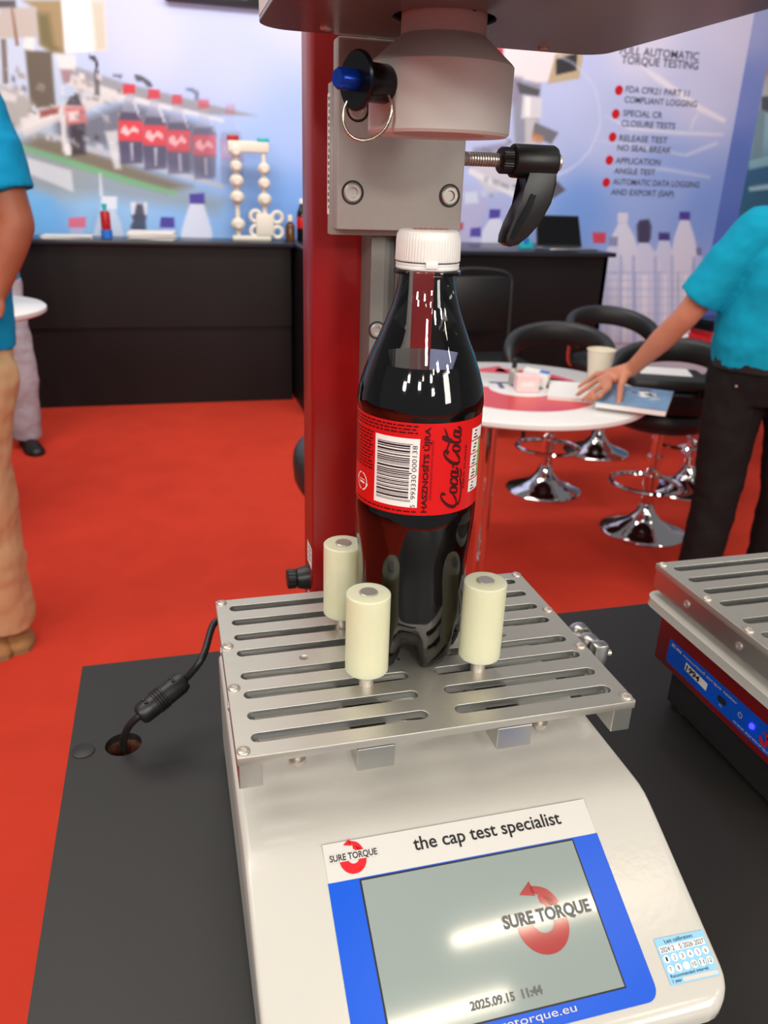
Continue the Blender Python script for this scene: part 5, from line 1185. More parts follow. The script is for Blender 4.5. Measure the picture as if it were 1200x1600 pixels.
# chuck
mb = MB(); mb.lathe([(0.0001, 0.285), (0.019, 0.285), (0.021, 0.2715), (0.0308, 0.2710), (0.0320, 0.2722), (0.0320, 0.2985), (0.0312, 0.2995), (0.0188, 0.3100), (0.0186, 0.3105), (0.0186, 0.40)], (AX[0], AX[1], PT), seg=72, caps=False); ck = mb.build('chuck', 'chuck', sd, 25)
n0 = Vector((0.385, -0.923, 0))
mb = MB(); disc(mb, (0, 0), 0.0030, lambda u, v: Vector((AX[0], AX[1], PT + 0.3205)) + n0 * 0.01885 + Vector((0.923, 0.385, 0)) * u + Vector((0, 0, 1)) * v); mb.build('set_screw_hole', 'base_dark', ck, 0)
# quick release pin
d = Vector((-math.cos(math.radians(24)), -math.sin(math.radians(24)), 0.0))
P0 = Vector((AX[0], AX[1], PT + 0.289)) + d * 0.0312
mb = MB(); mb.lathe([(0.0074, 0), (0.0076, 0.001), (0.0076, 0.013), (0.0060, 0.0135), (0.0060, 0.0145)], P0, d, 32); pin = mb.build('release_pin', 'black_anod', ck)
mb = MB(); mb.lathe([(0.005, 0.0142), (0.0105, 0.0142), (0.0114, 0.0149), (0.0114, 0.0160), (0.0106, 0.0167), (0.005, 0.0167)], P0, d, 40); mb.build('pin_flange', 'black_anod', pin)
mb = MB(); mb.lathe([(0.0042, 0.0165), (0.0042, 0.0245), (0.0034, 0.0258), (0.0001, 0.0258)], P0, d, 24, False); mb.build('pin_button', 'blue_anod', pin)
RC = Vector((0.0705, 0.0600, PT + 0.2772)); ux_ = Vector((0.93, -0.30, 0.05)).normalized(); vz_ = Vector((0.12, 0.05, 1)).normalized()
pts = []
for k in range(97):
    a = 2 * 2 * PI * k / 96
    pts.append(RC + ux_ * (0.0102 * math.cos(a)) + vz_ * (0.0105 * math.sin(a)) + ux_.cross(vz_) * (0.0013 * (k / 96 - .5)))
mb = MB(); mb.tube(pts, 0.00062, 8); mb.build('key_ring', 'brass', pin, 60)
# clamp lever
Z0 = PT + 0.2645; Y0 = 0.143
mb = MB()
n = 240; path = []
for k in range(n + 1):
    a = 2 * PI * k / 14.0
    path.append((0.1440 + 0.026 * k / n, Y0 + 0.0031 * math.cos(a), Z0 + 0.0031 * math.sin(a)))
mb.tube(path, 0.0007, 5); mb.cyl((0.1395, Y0, Z0), (0.174, Y0, Z0), 0.0031, seg=20)
th = mb.build('threaded_rod', 'steel', sd, 60)
mb = MB(); mb.lathe([(0.0058, 0), (0.0066, 0.001), (0.0066, 0.0075), (0.0060, 0.0085)], (0.1660, Y0, Z0), (1, 0, 0), 64, True, lambda i, k: 0.05 * (i % 2)); mb.build('knurled_collar', 'black_plastic', th, 20)
mb = MB(); mb.lathe([(0.0075, 0), (0.0086, 0.0008), (0.0088, 0.002), (0.0088, 0.0245), (0.0080, 0.0262), (0.0045, 0.0262)], (0.1730, Y0, Z0), (1, 0, 0), 40); lv = mb.build('clamp_lever', 'black_plastic', sd)
arm = [(0.1800, 0.2600), (0.1990, 0.2600), (0.1995, 0.2530), (0.1975, 0.2430), (0.1925, 0.2330), (0.1860, 0.2255), (0.1795, 0.2205), (0.1745, 0.2195), (0.1710, 0.2215), (0.1712, 0.2255), (0.1740, 0.2320), (0.1785, 0.2420), (0.1815, 0.2500)]
mb = MB(); mb.prism(arm, lambda u, v, w: Vector((u, Y0 - 0.0068 + w, PT + v)), 0.0130, 0.0018); mb.build('lever_arm', 'black_plastic', lv, 40)
mb = MB(); mb.prism([(0.1840, 0.2480), (0.1870, 0.2470), (0.1850, 0.2400), (0.1790, 0.2290), (0.1755, 0.2235), (0.1735, 0.2245), (0.1765, 0.2320), (0.1810, 0.2410)], lambda u, v, w: Vector((u, Y0 - 0.0073 + w, PT + v)), 0.0006); mb.build('lever_groove', 'black_gloss', lv, 40)
mb = MB(); mb.lathe([(0.0045, 0), (0.0045, 0.003), (0.0038, 0.0036), (0.0020, 0.0036), (0.0018, 0.001)], (0.1992, Y0, Z0), (1, 0, 0), 24); mb.build('end_screw', 'steel', lv)
# column labels and knob
mb = MB(); mb.poly([(0.0680, 0.1855, PT + 0.000), (0.0680, 0.2030, PT + 0.000), (0.0680, 0.2030, PT + 0.016), (0.0680, 0.1855, PT + 0.016)]); q = mb.build('column_label', 'white_label', colm, 0)
mb = MB()
for k in range(3): mb.poly([(0.0679, 0.189, PT + .004 + .004 * k), (0.0679, 0.199, PT + .004 + .004 * k), (0.0679, 0.199, PT + .0055 + .004 * k), (0.0679, 0.189, PT + .0055 + .004 * k)])
mb.build('label_print', 'ink_grey', q, 0)
mb = MB(); mb.poly([(0.0680, 0.1855, PT - 0.040), (0.0680, 0.2030, PT - 0.040), (0.0680, 0.2030, PT - 0.022), (0.0680, 0.1855, PT - 0.022)]); mb.build('column_label', 'white_label', colm, 0)
mb = MB(); mb.lathe([(0.0088, 0), (0.0088, 0.002), (0.0072, 0.0085), (0.0050, 0.0085), (0.0050, 0.0095)], (0.0682, 0.199, PT - 0.0125), (-1, 0, 0), 32); q = mb.build('side_knob', 'black_plastic', colm)
mb = MB(); mb.lathe([(0.0062, 0.0094), (0.0068, 0.0100), (0.0068, 0.0150), (0.0060, 0.0158)], (0.0682, 0.199, PT - 0.0125), (-1, 0, 0), 48, True, lambda i, k: 0.05 * ((i // 2) % 2)); mb.build('knurled_end', 'black_plastic', q, 20)

# ------------------------------------------------------------------ the bottle
BC = Vector((0.1060, 0.0770, PT))
bt = thing('soda_bottle', 'dark soda bottle with red label and white cap standing between the rubber pegs', 'bottle', BC)
SEG = 100
FOOT = [(0.0302, .030), (0.0299, .018), (0.0289, .008), (0.0266, .0022), (0.0228, .0002), (0.0192, .0014), (0.0140, .0060), (0.006, .0090), (0.0002, .0095)]
VAL = [(0.0302, .030), (0.0292, .0250), (0.0272, .0195), (0.0240, .0152), (0.0200, .0122), (0.0165, .0108), (0.0115, .0096), (0.006, .0091), (0.0002, .0095)]
BODY = [(0.0303, .034), (0.0304, .046), (0.0303, .055), (0.0307, .064), (0.0314, .072), (0.0320, .080), (0.0324, .088), (0.0325, .0945), (0.0319, .0962), (0.0319, .1450), (0.0325, .1468), (0.0327, .1495), (0.0322, .1535), (0.0312, .158), (0.0290, .165), (0.0260, .173), (0.0228, .180), (0.0195, .188), (0.0168, .195), (0.0148, .202), (0.0137, .2075), (0.0135, .2105)]
TH0 = math.radians(-108.4 + 36)
def bottle_rings(off, zmax=None):
    rings = []
    for (rf, zf), (rv, zv) in zip(reversed(FOOT), reversed(VAL)):
        ring = []
        for i in range(SEG):
            a = 2 * PI * i / SEG
            t = (math.cos(5 * (a - TH0)) + 0.8) / 1.0; t = max(0, min(1, t)); t = t * t * (3 - 2 * t)
            r = max(0.0002, rv + (rf - rv) * t - off); z = zv + (zf - zv) * t + (off if rf < .029 else 0)
            ring.append(BC + Vector((r * math.cos(a), r * math.sin(a), z)))
        rings.append(ring)
    for k, (r, z) in enumerate(BODY):
        if zmax and z > zmax:
            r0, z0 = BODY[k - 1]; r = r0 + (r - r0) * (zmax - z0) / (z - z0); z = zmax
        # wide vertical grip flutes in the waist
        ring = []
        for i in range(SEG):
            a = 2 * PI * i / SEG
            fl = 0.0007 * math.exp(-((z - 0.055) / 0.016) ** 2) * (0.5 + 0.5 * math.cos(10 * (a - TH0)))
            ring.append(BC + Vector(((r - off - fl) * math.cos(a), (r - off - fl) * math.sin(a), z)))
        rings.append(ring)
        if zmax and z >= zmax: break
    return rings
mb = MB(); mb.loft(bottle_rings(0.0), True, False); shell = mb.build('clear_shell', 'pet', bt, 50)
mb = MB(); mb.lathe([(0.0135, .2105), (0.0162, .2110), (0.0164, .2118), (0.0162, .2125), (0.0135, .2130), (0.0128, .2140), (0.0128, .2280)], BC, seg=64, caps=False); mb.build('neck_finish', 'pet', bt)
LVL = 0.1695
mb = MB(); mb.loft(bottle_rings(0.0005, LVL), True, True); mb.build('cola', 'cola', bt, 50)
# cap
mb = MB(); mb.lathe([(0.0153, .2168), (0.0155, .2172), (0.0153, .2260), (0.0151, .2285), (0.0143, .2302), (0.0130, .2309), (0.0001, .2311)], BC, seg=192, caps=False, rib=lambda i, k: (0.011 * (1 if i % 3 == 0 else 0) if k in (1, 2, 3) else 0)); cp = mb.build('screw_cap', 'cap_white', bt, 30)
mb = MB(); mb.lathe([(0.0135, .2132), (0.0150, .2131), (0.0154, .2136), (0.0154, .2145), (0.0150, .2149), (0.0154, .2153), (0.0154, .2160), (0.0148, .2163), (0.0135, .2163)], BC, seg=72, caps=False); mb.build('tamper_ring', 'cap_white', cp)
af = math.radians(-108.4 + 8)
mb = MB(); mb.box(BC + Vector((0.0155 * math.cos(af), 0.0155 * math.sin(af), 0.2158)), (0.0018, 0.0058, 0.0032), Matrix.Rotation(af, 3, 'Z'), 0.0005); mb.build('tether_tab', 'cap_white', cp)
mb = MB(); mb.lathe([(0.0140, .2161), (0.0150, .2163), (0.0150, .2168), (0.0140, .2170)], BC, seg=48, caps=False); mb.build('cap_gap', 'base_dark', cp)

# label with its print
LR = 0.03235
def lab(a, z, off=0.0):
    a = math.radians(a); return BC + Vector(((LR + off) * math.sin(a), -(LR + off) * math.cos(a), z))
mb = MB(); mb.lathe([(0.0320, .0968), (LR, .0969), (LR, .1445), (0.0320, .1446)], BC, seg=SEG, caps=False); lb = mb.build('label', 'label_red', bt, 40)
def lrect(mb, a0, a1, z0, z1, off, n=None):
    n = n or max(1, int(abs(a1 - a0) / 3.0))
    for k in range(n):
        p, q = a0 + (a1 - a0) * k / n, a0 + (a1 - a0) * (k + 1) / n
        mb.poly([lab(p, z0, off), lab(q, z0, off), lab(q, z1, off), lab(p, z1, off)])
DEG = 180 / PI / LR
mb = MB(); lrect(mb, -58.7, -16.4, .1011, .1369, .00008); bc = mb.build('barcode_patch', 'white_label', lb, 0)
mb = MB(); rr = random.Random(4); z = .1040
digits = 0
while z < .1345:
    w = rr.choice((1, 1, 2, 3)) * 0.00033
    long_ = (z < .1050 or z > .1330 or abs(z - .1190) < .0006)
    lrect(mb, -56.0, -22.3 if long_ else -24.5, z, min(z + w, .1352), .00015)
    z += w + rr.choice((1, 1, 2)) * 0.00036
mb.build('barcode_bars', 'ink', bc, 0)
def vtext(body, z0, z1, a_base, caph, m, name, parent, off=0.00015, bold=0.0, sub=0):
    mb = MB(); add_text(mb, body, lambda u, v: lab(a_base - v * DEG, z0 + u, off), width=z1 - z0, height=caph, bold=bold, sub=sub)
    return mb.build(name, m, parent, 0)
vtext('5', .1012, .1026, -18.3, .0024, 'ink', 'barcode_digits', bc, .0002)
vtext('993330', .1056, .1185, -18.3, .0024, 'ink', 'barcode_digits', bc, .0002)
vtext('000138', .1200, .1335, -18.3, .0024, 'ink', 'barcode_digits', bc, .0002)
vtext('HASZNOSÍTS ÚJRA', .0985, .1430, -7.9, .0026, 'label_dark', 'label_lettering', lb, .0002, 0.035)
vtext('ÚJRAHASZNOSÍTHATÓ VAGYOK', .1052, .1366, -4.2, .0010, 'label_dark', 'label_lettering', lb, .0002)
vtext('ZÉRÓ CUKOR', .1085, .1325, 30.3, .0013, 'label_dark', 'label_lettering', lb, .0002, 0.015)
# script lettering drawn as broad pen strokes
U = 0.0445 / 10.3
def sfn(u, v): return lab(21.5 - (v * U) * DEG, .0992 + (u + 0.22 * v - 0.2) * U, .00025)
def pen(mb, P, thick=0.34, thin=0.11, closed=False):
    Q = spline(P, 9); W = []
    for i in range(len(Q)):
        a = Q[max(0, i - 1)]; b = Q[min(len(Q) - 1, i + 1)]
        dx, dy = b[0] - a[0], b[1] - a[1]; l = math.hypot(dx, dy) or 1
        w = thin + (thick - thin) * abs(dy / l) ** 1.3
        t = min(i, len(Q) - 1 - i) / len(Q)
        W.append(w * (1 if closed else min(1, 0.35 + 6 * t)))
    ribbon(mb, Q, W, sfn)
def oval(mb, cx, cy, rx, ry):
    pen(mb, [(cx + rx * math.cos(a), cy + ry * math.sin(a)) for a in [PI / 2 + 2 * PI * k / 10 for k in range(11)]], 0.36, 0.12, True)
mb = MB()
pen(mb, [(1.75, 1.55), (1.85, 1.95), (1.45, 2.15), (.85, 1.70), (.42, .95), (.42, .25), (.85, -.05), (1.45, .15), (1.95, .6)], 0.46, 0.14)
pen(mb, [(.55, -.10), (1.0, -.48), (1.9, -.66), (3.0, -.62), (3.9, -.40), (4.5, -.48), (5.2, -.30)], 0.4, 0.16)
oval(mb, 2.45, .50, .36, .52)
pen(mb, [(2.75, .75), (3.0, .70), (3.2, .85)], .2, .1)
pen(mb, [(3.75, .72), (3.68, 1.0), (3.35, .95), (3.10, .5), (3.25, .03), (3.65, .08), (3.95, .45)], 0.38, 0.12)
oval(mb, 4.35, .50, .33, .52); pen(mb, [(4.80, 1.05), (4.62, .5), (4.72, .02), (5.05, .15), (5.2, .4)], 0.36, 0.12)
pen(mb, [(5.12, .78), (5.45, .88)], .24, .20)
pen(mb, [(6.95, 1.45), (7.05, 1.85), (6.75, 2.10), (6.2, 1.75), (5.75, 1.0), (5.70, .3), (6.05, -.05), (6.55, .1), (7.0, .6)], 0.46, 0.14)
pen(mb, [(6.65, 1.55), (6.95, 1.80), (7.5, 1.72), (8.2, 1.55), (8.9, 1.85), (9.7, 2.25)], 0.34, 0.16)
oval(mb, 7.50, .50, .36, .52)
pen(mb, [(7.8, .72), (8.15, .9), (8.55, 1.6), (8.70, 2.2), (8.50, 2.4), (8.30, 1.9), (8.22, 1.0), (8.25, .25), (8.5, 0), (8.8, .3)], 0.34, 0.12)
oval(mb, 9.20, .50, .33, .52); pen(mb, [(9.65, 1.05), (9.47, .5), (9.57, .02), (9.9, .15), (10.1, .5)], 0.36, 0.12)
mb.build('script_lettering', 'label_dark', lb, 0)
# nutrition boxes, small print, recycling ring
mb = MB()
for k in range(5): lrect(mb, 37.0, 51.5, .1056 + k * .0069, .1118 + k * .0069, .00015, 5)
nb = mb.build('nutrition_boxes', 'white_label', lb, 0)
mb = MB(); lrect(mb, 51.5, 58, .1056, .1118, .00015, 3); lrect(mb, 51.5, 58, .1332, .1394, .00015, 3); mb.build('nutrition_edge', 'white_label', lb, 0)
mb = MB(); lrect(mb, 51.8, 58, .1125, .1325, .00015, 3); mb.build('nutrition_colour', 'label_green', lb, 0)
mb = MB()
for k in range(5):
    for q in range(3):
        z = .1064 + k * .0069 + q * .0017
        lrect(mb, 40 + q, 48 - (q * 3 + k) % 4, z, z + .0008, .0002, 3)
mb.build('small_print', 'ink', nb, 0)
mb = MB()
def words(a0, a1, z, h):
    a = a0
    while a < a1 - 2:
        w = rr.uniform(2.0, 7.0); lrect(mb, a, min(a + w, a1), z, z + h, .00012); a += w + 1.3
for k in range(3): words(-100, -17, .1427 - k * .0017, .0008)
for k in range(12): words(-104, -61.5, .1365 - k * .00175, .0008)
words(-92, -17, .0984, .0008)
mb.build('small_print', 'label_dark', lb, 0)
mb = MB()
for k in range(22):
    if k in (5, 16): continue
    a0, a1 = 2 * PI * k / 22, 2 * PI * (k + 1) / 22
    c = (-77.5, .1085); r0, r1 = .0043, .0050
    mb.poly([lab(c[0] + r * math.cos(a) * DEG, c[1] + r * math.sin(a), .00012) for r, a in ((r0, a0), (r1, a0), (r1, a1), (r0, a1))])
for s in (1, -1):
    mb.poly([lab(-77.5 + s * x * DEG, .1085 + s * z, .00014) for x, z in ((.0036, -.0004), (.0058, -.0004), (.0047, -.0022))])
lrect(mb, -82, -73, .1092, .1096, .00012); lrect(mb, -82, -73, .1074, .1084, .00012)
mb.build('recycling_ring', 'white_label', lb, 0)
# cap print
mb = MB()
for k in range(7):
    x = -0.0085 + k * 0.0026
    mb.poly([BC + Vector((x + u, v + .001, .23125)) for u, v in ((0, -.0055), (.0016, -.0055), (.0034, .0045), (.0018, .0045))])
mb.poly([BC + Vector((u, v, .23127)) for u, v in ((-.009, -.0065), (.008, -.0065), (.008, -.0075), (-.009, -.0075))])
mb.build('cap_print', 'red_print', cp, 0)

# ------------------------------------------------------------------ power cable
pc = thing('power_cable', 'black cable with ferrite core rising from the hole in the black table', 'cable', (HOLE[0], HOLE[1], TT))
P = spline([(-0.069, 0.180, TT - 0.0185), (-0.0675, 0.176, TT + 0.004), (-0.0625, 0.170, TT + 0.020), (-0.053, 0.1672, TT + 0.031), (-0.0385, 0.175, TT + 0.037), (-0.024, 0.183, TT + 0.043), (-0.010, 0.184, TT + 0.060), (0.0015, 0.212, TT + 0.071), (0.018, 0.206, TT + 0.066), (0.026, 0.180, TT + 0.055), (0.027, 0.1575, TT + 0.05)], 10)
mb = MB(); mb.tube(P, 0.0026, 12); mb.build('cord', 'black_plastic', pc, 60)
a, b = Vector((-0.055, 0.1665, TT + 0.0297)), Vector((-0.023, 0.1838, TT + 0.0437))
L = (b - a).length; dd = (b - a)
prof = [(0.0040, 0), (0.0064, 0.0008), (0.0078, 0.003), (0.0080, 0.010)]
for k in range(4): prof += [(0.0080, 0.0135 + k * 0.002), (0.0086, 0.0140 + k * 0.002), (0.0086, 0.0148 + k * 0.002), (0.0080, 0.0153 + k * 0.002)]
prof += [(0.0080, 0.026), (0.0080, L - 0.004), (0.0066, L - 0.0008), (0.0040, L)]
mb = MB(); mb.lathe(prof, a, dd, 28); fc = mb.build('ferrite_core', 'black_plastic', pc, 35)
u_ = dd.normalized().cross(Vector((0, 0, 1))).normalized(); w_ = u_.cross(dd.normalized())
for s, t in ((-1, .22), (1, .22), (-1, .80), (1, .80)):
    mb = MB(); mb.box(a + dd * t + w_ * 0.0076 + u_ * (0.0020 * s), (0.0025, 0.0025, 0.0018), None, 0.0005); mb.build('clip', 'black_gloss', fc)
mb = MB(); mb.lathe([(0.0048, 0), (0.0045, 0.012), (0.0030, 0.02)], (0.027, 0.1572, TT + 0.05), (0, 1, 0), 20); mb.build('plug', 'black_plastic', pc)

# ------------------------------------------------------------------ torque tester B
BX, BY = 0.317, -0.006
t2 = thing('torque_tester', 'red boxed torque tester with slotted plate and blue printed side at right edge', 'torque tester', (0.42, 0.07, TT))
mb = MB(); mb.loft([[Vector((x, y, PT + z)) for x, y in rrect(0.3125, -0.012, 0.532, 0.1500, 0.012 + e, 6)] for z, e in ((-0.0312, -.001), (-0.0305, 0), (-0.0255, 0), (-0.0245, -.001))]); mb.build('white_slab', 'white_gloss', t2)
mb = MB(); mb.box2((0.330, -0.010, PT - 0.0815), (0.515, 0.1475, PT - 0.0312), 0.0015); hb = mb.build('housing', 'dark_red', t2)
mb = MB(); mb.box2((0.342, 0.0, TT + 0.004), (0.503, 0.137, PT - 0.0815)); mb.build('base', 'base_dark', t2, 0)
for x in (0.35, 0.49):
    for y in (0.012, 0.128):
        mb = MB(); mb.cyl((x, y, TT), (x, y, TT + 0.005), 0.009); mb.build('foot', 'black_plastic', t2)
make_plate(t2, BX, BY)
mb = MB(); mb.cyl((BX + 0.105, 0.071, PT - 0.0246), (BX + 0.105, 0.071, PT - 0.0187), 0.03); mb.build('hub', 'alu_plain', t2)
mb = MB(); mb.lathe([(0.003, 0), (0.003, 0.004), (0.002, 0.005)], (0.328, 0.150, PT - 0.040), (0, 1, 0), 12); mb.build('rear_socket', 'black_plastic', t2)
def B(off): return lambda u, v: Vector((0.330 - off, 0.1325 - u, PT - 0.0755 + v))
mb = MB(); flat(mb, rrect(0.0005, 0.0, 0.135, 0.0195, 0.0025, 4), B(0.0003)); bp = mb.build('blue_panel', 'blue_print', hb, 0)
def btext(body, u, v, w, h, m='panel_white', bold=0.0, name='lettering'):
    mb = MB(); f = B(0.0006); add_text(mb, body, lambda a, b: f(u + a, v + b), width=w, height=h, bold=bold); return mb.build(name, m, bp, 0)
btext('ST-M4', 0.004, 0.0150, 0.0120, 0.0024, bold=0.03)
btext('motorised torque tester', 0.0185, 0.0150, 0.060, 0.0024)
mb = MB(); flat(mb, [(0.0225, 0.0064), (0.0480, 0.0052), (0.0484, 0.0112), (0.0229, 0.0126)], B(0.0006)); nl = mb.build('number_sticker', 'white_label', bp, 0)
mb = MB(); f = B(0.0009); add_text(mb, '1994', lambda a, b: f(0.0240 + a, 0.0071 + b - a * .03), width=0.0155, height=0.0045, bold=0.03, shear=0.15); mb.build('handwriting', 'ink', nl, 0)
mb = MB(); flat(mb, rrect(0.0600, 0.0065, 0.0690, 0.0110, 0.0022, 6), B(0.0007)); mb.build('port', 'base_dark', bp, 0)
btext('PC', 0.0630, 0.0036, 0.0030, 0.0017)
mb = MB(); f = B(0.0007)
for k in range(14):
    a0 = math.radians(120 + k * 300 / 14); a1 = math.radians(120 + (k + 1) * 300 / 14)
    mb.poly([f(0.0830 + r * math.cos(a), 0.0105 + r * math.sin(a)) for r, a in ((.0016, a0), (.0021, a0), (.0021, a1), (.0016, a1))])
mb.poly([f(0.0828, 0.0105), f(0.0832, 0.0105), f(0.0832, 0.0130), f(0.0828, 0.0130)]); mb.build('power_symbol', 'panel_white', bp, 0)
mb = MB(); mb.sphere((0.3297, 0.1325 - 0.0945, PT - 0.0755 + 0.0102), 0.0022); mb.build('power_led', 'led', bp, 60)
mb = MB(); logo(mb, B(0.0008), 0.1065, 0.0085, 0.0042); mb.build('logo_mark', 'red_print', bp, 0)
btext('www.suretorque.eu', 0.0780, 0.0018, 0.042, 0.0022)
for q in (ta, t2): pass

# ------------------------------------------------------------------ people
def fuse(mb, name, m, parent, voxel=0.008, smooth=4, wrinkle=0.0, wscale=0.09):
    # union of closed pieces into one continuous skin
    bmesh.ops.recalc_face_normals(mb.bm, faces=mb.bm.faces[:])
    me = bpy.data.meshes.new('raw'); mb.bm.to_mesh(me); mb.bm.free()
    o = bpy.data.objects.new('raw', me); COL.objects.link(o)
    md = o.modifiers.new('r', 'REMESH'); md.mode = 'VOXEL'; md.voxel_size = voxel
    ms = o.modifiers.new('s', 'SMOOTH'); ms.iterations = smooth; ms.factor = 0.5
    if wrinkle:
        tx = bpy.data.textures.new('folds', 'CLOUDS'); tx.noise_scale = wscale; tx.noise_depth = 2
        dm = o.modifiers.new('d', 'DISPLACE'); dm.texture = tx; dm.strength = wrinkle; dm.mid_level = 0.5
        dm.texture_coords = 'GLOBAL'
    bpy.context.view_layer.update()
    res = bpy.data.meshes.new_from_object(o.evaluated_get(bpy.context.evaluated_depsgraph_get()))
    res.name = name
    bpy.data.objects.remove(o, do_unlink=True)
    res.polygons.foreach_set('use_smooth', np.ones(len(res.polygons), bool))
    res.materials.clear()
    return place(name, res, m, parent)
def limb(mb, pts, cap_end=True, cap_start=True):
    # pts: (position, radius) chain
    for i, (p, r) in enumerate(pts):
        if (i > 0 or cap_start) and (i < len(pts) - 1 or cap_end): mb.sphere(p, r, seg=14)
        if i: mb.cyl(pts[i - 1][0], p, pts[i - 1][1], r, seg=16)
    return mb
def torso(mb, rows, rt, fw, seg=28):
    rings = []
    for c, w, dpt in rows:
        c = Vector(c)
        pts = []
        for k in range(seg):
            a = 2 * PI * k / seg; ca, sa = math.cos(a), math.sin(a)
            pts.append(c + rt * (w * math.copysign(abs(ca) ** 0.85, ca)) + fw * (dpt * math.copysign(abs(sa) ** 0.85, sa)))
        rings.append(pts)
    return mb.loft(rings)
def head(mb, c, fw, rt):
    up_ = Vector((0, 0, 1)); c = Vector(c)
    rot = Matrix((rt, fw, up_)).transposed()
    mb.sphere(c + up_ * 0.03, 0.078, 0.98, 1.2, 1.12, 20, rot)
    mb.sphere(c - up_ * 0.055 + fw * 0.022, 0.056, 0.95, 1.12, 1.05, 16, rot)
    mb.sphere(c - up_ * 0.10 + fw * 0.062, 0.022, 1.1, 1, 0.9, 12, rot)
    limb(mb, [(c + fw * 0.088 + up_ * 0.015, 0.010), (c + fw * 0.112 - up_ * 0.028, 0.015)])
    for s in (-1, 1):
        mb.sphere(c + rt * (s * 0.080) - up_ * 0.005 - fw * 0.01, 0.028, 0.35, 0.65, 1.05, 12, rot)
        mb.sphere(c + rt * (s * 0.032) + fw * 0.078 + up_ * 0.034, 0.018, 1.4, 0.7, 0.5, 10, rot)
    mb.sphere(c + fw * 0.092 - up_ * 0.060, 0.014, 1.7, 0.7, 0.45, 12, rot)
def head_extras(c, fw, rt, parent, hair='hair'):
    up_ = Vector((0, 0, 1)); c = Vector(c); rot = Matrix((rt, fw, up_)).transposed()
    for s in (-1, 1):
        mb = MB(); mb.sphere(c + rt * (s * 0.031) + fw * 0.083 + up_ * 0.016, 0.012, 1, 0.7, 0.7, 12, rot); e = mb.build('eye', 'eye', parent, 60)
        mb = MB(); mb.sphere(c + rt * (s * 0.031) + fw * 0.0905 + up_ * 0.016, 0.005, 1, 0.5, 1, 10, rot); mb.build('iris', 'shoe_black', e, 60)
    mb = MB(); mb.sphere(c + up_ * 0.048 - fw * 0.022, 0.082, 1.0, 1.12, 1.0, 20, rot); mb.sphere(c - fw * 0.055 - up_ * 0.01, 0.062, 1.15, 0.8, 1.1, 16, rot)
    fuse(mb, 'hair', hair, parent, 0.008, 3, 0.008, 0.02)
def shoe(name, heel, fwd, m, parent, L=0.29, sole='sole', w=0.05):
    f = Vector((fwd[0], fwd[1], 0)).normalized(); r = Vector((f.y, -f.x, 0)); heel = Vector((heel[0], heel[1], 0))
    secs = [(0, .030, .060), (.012, .036, .085), (.06, .040, .10), (.11, .040, .085), (.16, .046, .066), (.21, w, .054), (.25, .045, .045), (.275, .034, .036), (L, .015, .024)]
    mb = MB(); rings = []
    for t, hw, h in secs:
        pts = []
        for k in range(16):
            a = 2 * PI * k / 16
            pts.append(heel + f * t + r * (hw * math.cos(a)) + Vector((0, 0, 0.014 + (h - 0.014) * max(0, math.sin(a)) if math.sin(a) > 0 else 0.014)))
        rings.append(pts)
    rr_ = []
    for ring in rings: rr_.append(ring)
    mb.loft(rr_); o = mb.build(name, m, parent, 60)
    mb = MB()
    ol = [(t, hw + .004) for t, hw, h in secs]
    poly = [heel + f * (t - .004 + (.008 if t > .28 else 0)) + r * hw for t, hw in ol] + [heel + f * (t - .004 + (.008 if t > .28 else 0)) - r * hw for t, hw in reversed(ol)]
    A = mb.ring(poly); Bt = mb.ring([p + Vector((0, 0, 0.018)) for p in poly]); mb.bridge(A, Bt); mb.bm.faces.new(A); mb.bm.faces.new(list(reversed(Bt)))
    mb.build('sole', sole, o, 40)
    mb = MB()
    for k in range(4):
        mb.tube([heel + f * (.105 + .022 * k) + r * x + Vector((0, 0, .088 - .009 * k - abs(x) * .5)) for x in (-.024, -.012, 0, .012, .024)], .0025, 6)
    mb.build('laces', m, o, 60)
    return o
UP = Vector((0, 0, 1))

# man at right: facing the camera and the table, right hand on the brochures
fw = Vector((-0.45, -0.89, 0)).normalized(); rt = Vector((-fw.y * -1, fw.x * -1, 0)); rt = Vector((fw.y, -fw.x, 0)) ; 
left_dir = -rt if rt.dot(Vector((-0.9, 0.4, 0))) < 0 else rt      # his right-hand side, towards the table
R_ = left_dir
SH = Vector((1.811, 1.962, 1.355)); EL = Vector((1.705, 2.085, 1.077)); WR = Vector((1.648, 2.277, 0.851))
man = thing('person', 'man in turquoise polo and black trousers, hand resting on brochures on round table', 'person', (1.95, 1.93, 0))
PV = Vector((1.985, 1.955, 0.90)); CH = Vector((1.985, 1.90, 1.20)); NK = SH - R_ * 0.185 + UP * 0.05
HD = NK + UP * 0.19 + fw * 0.04
SHL = NK - R_ * 0.19 - UP * 0.05
ELL = SHL - R_ * 0.05 - UP * 0.29 - fw * 0.02; WRL = ELL - UP * 0.25 + fw * 0.08
HIP = PV + R_ * 0.10; HIPL = PV - R_ * 0.10
KN = Vector((1.867, 1.957, 0.46)); AN = Vector((1.825, 1.925, 0.10))
KNL = HIPL - UP * 0.42 - R_ * 0.03; ANL = Vector((KNL.x + 0.03, KNL.y + 0.04, 0.10))
mb = MB()
torso(mb, [(PV - UP * .06, .14, .10), (PV, .16, .115), (PV + UP * .15, .165, .12), (CH, .17, .115), (NK - UP * .10, .165, .10), (NK - UP * .03, .09, .07)], R_, fw)
limb(mb, [(NK - UP * .06, .062), (NK + UP * .10, .056)])
head(mb, HD, fw, R_)
MID = WR + (EL - WR) * 0.55
limb(mb, [(SH, .056), (SH + (EL - SH) * .5, .050), (EL, .043), (MID, .043), (WR + (EL - WR) * .2, .032), (WR, .029)])
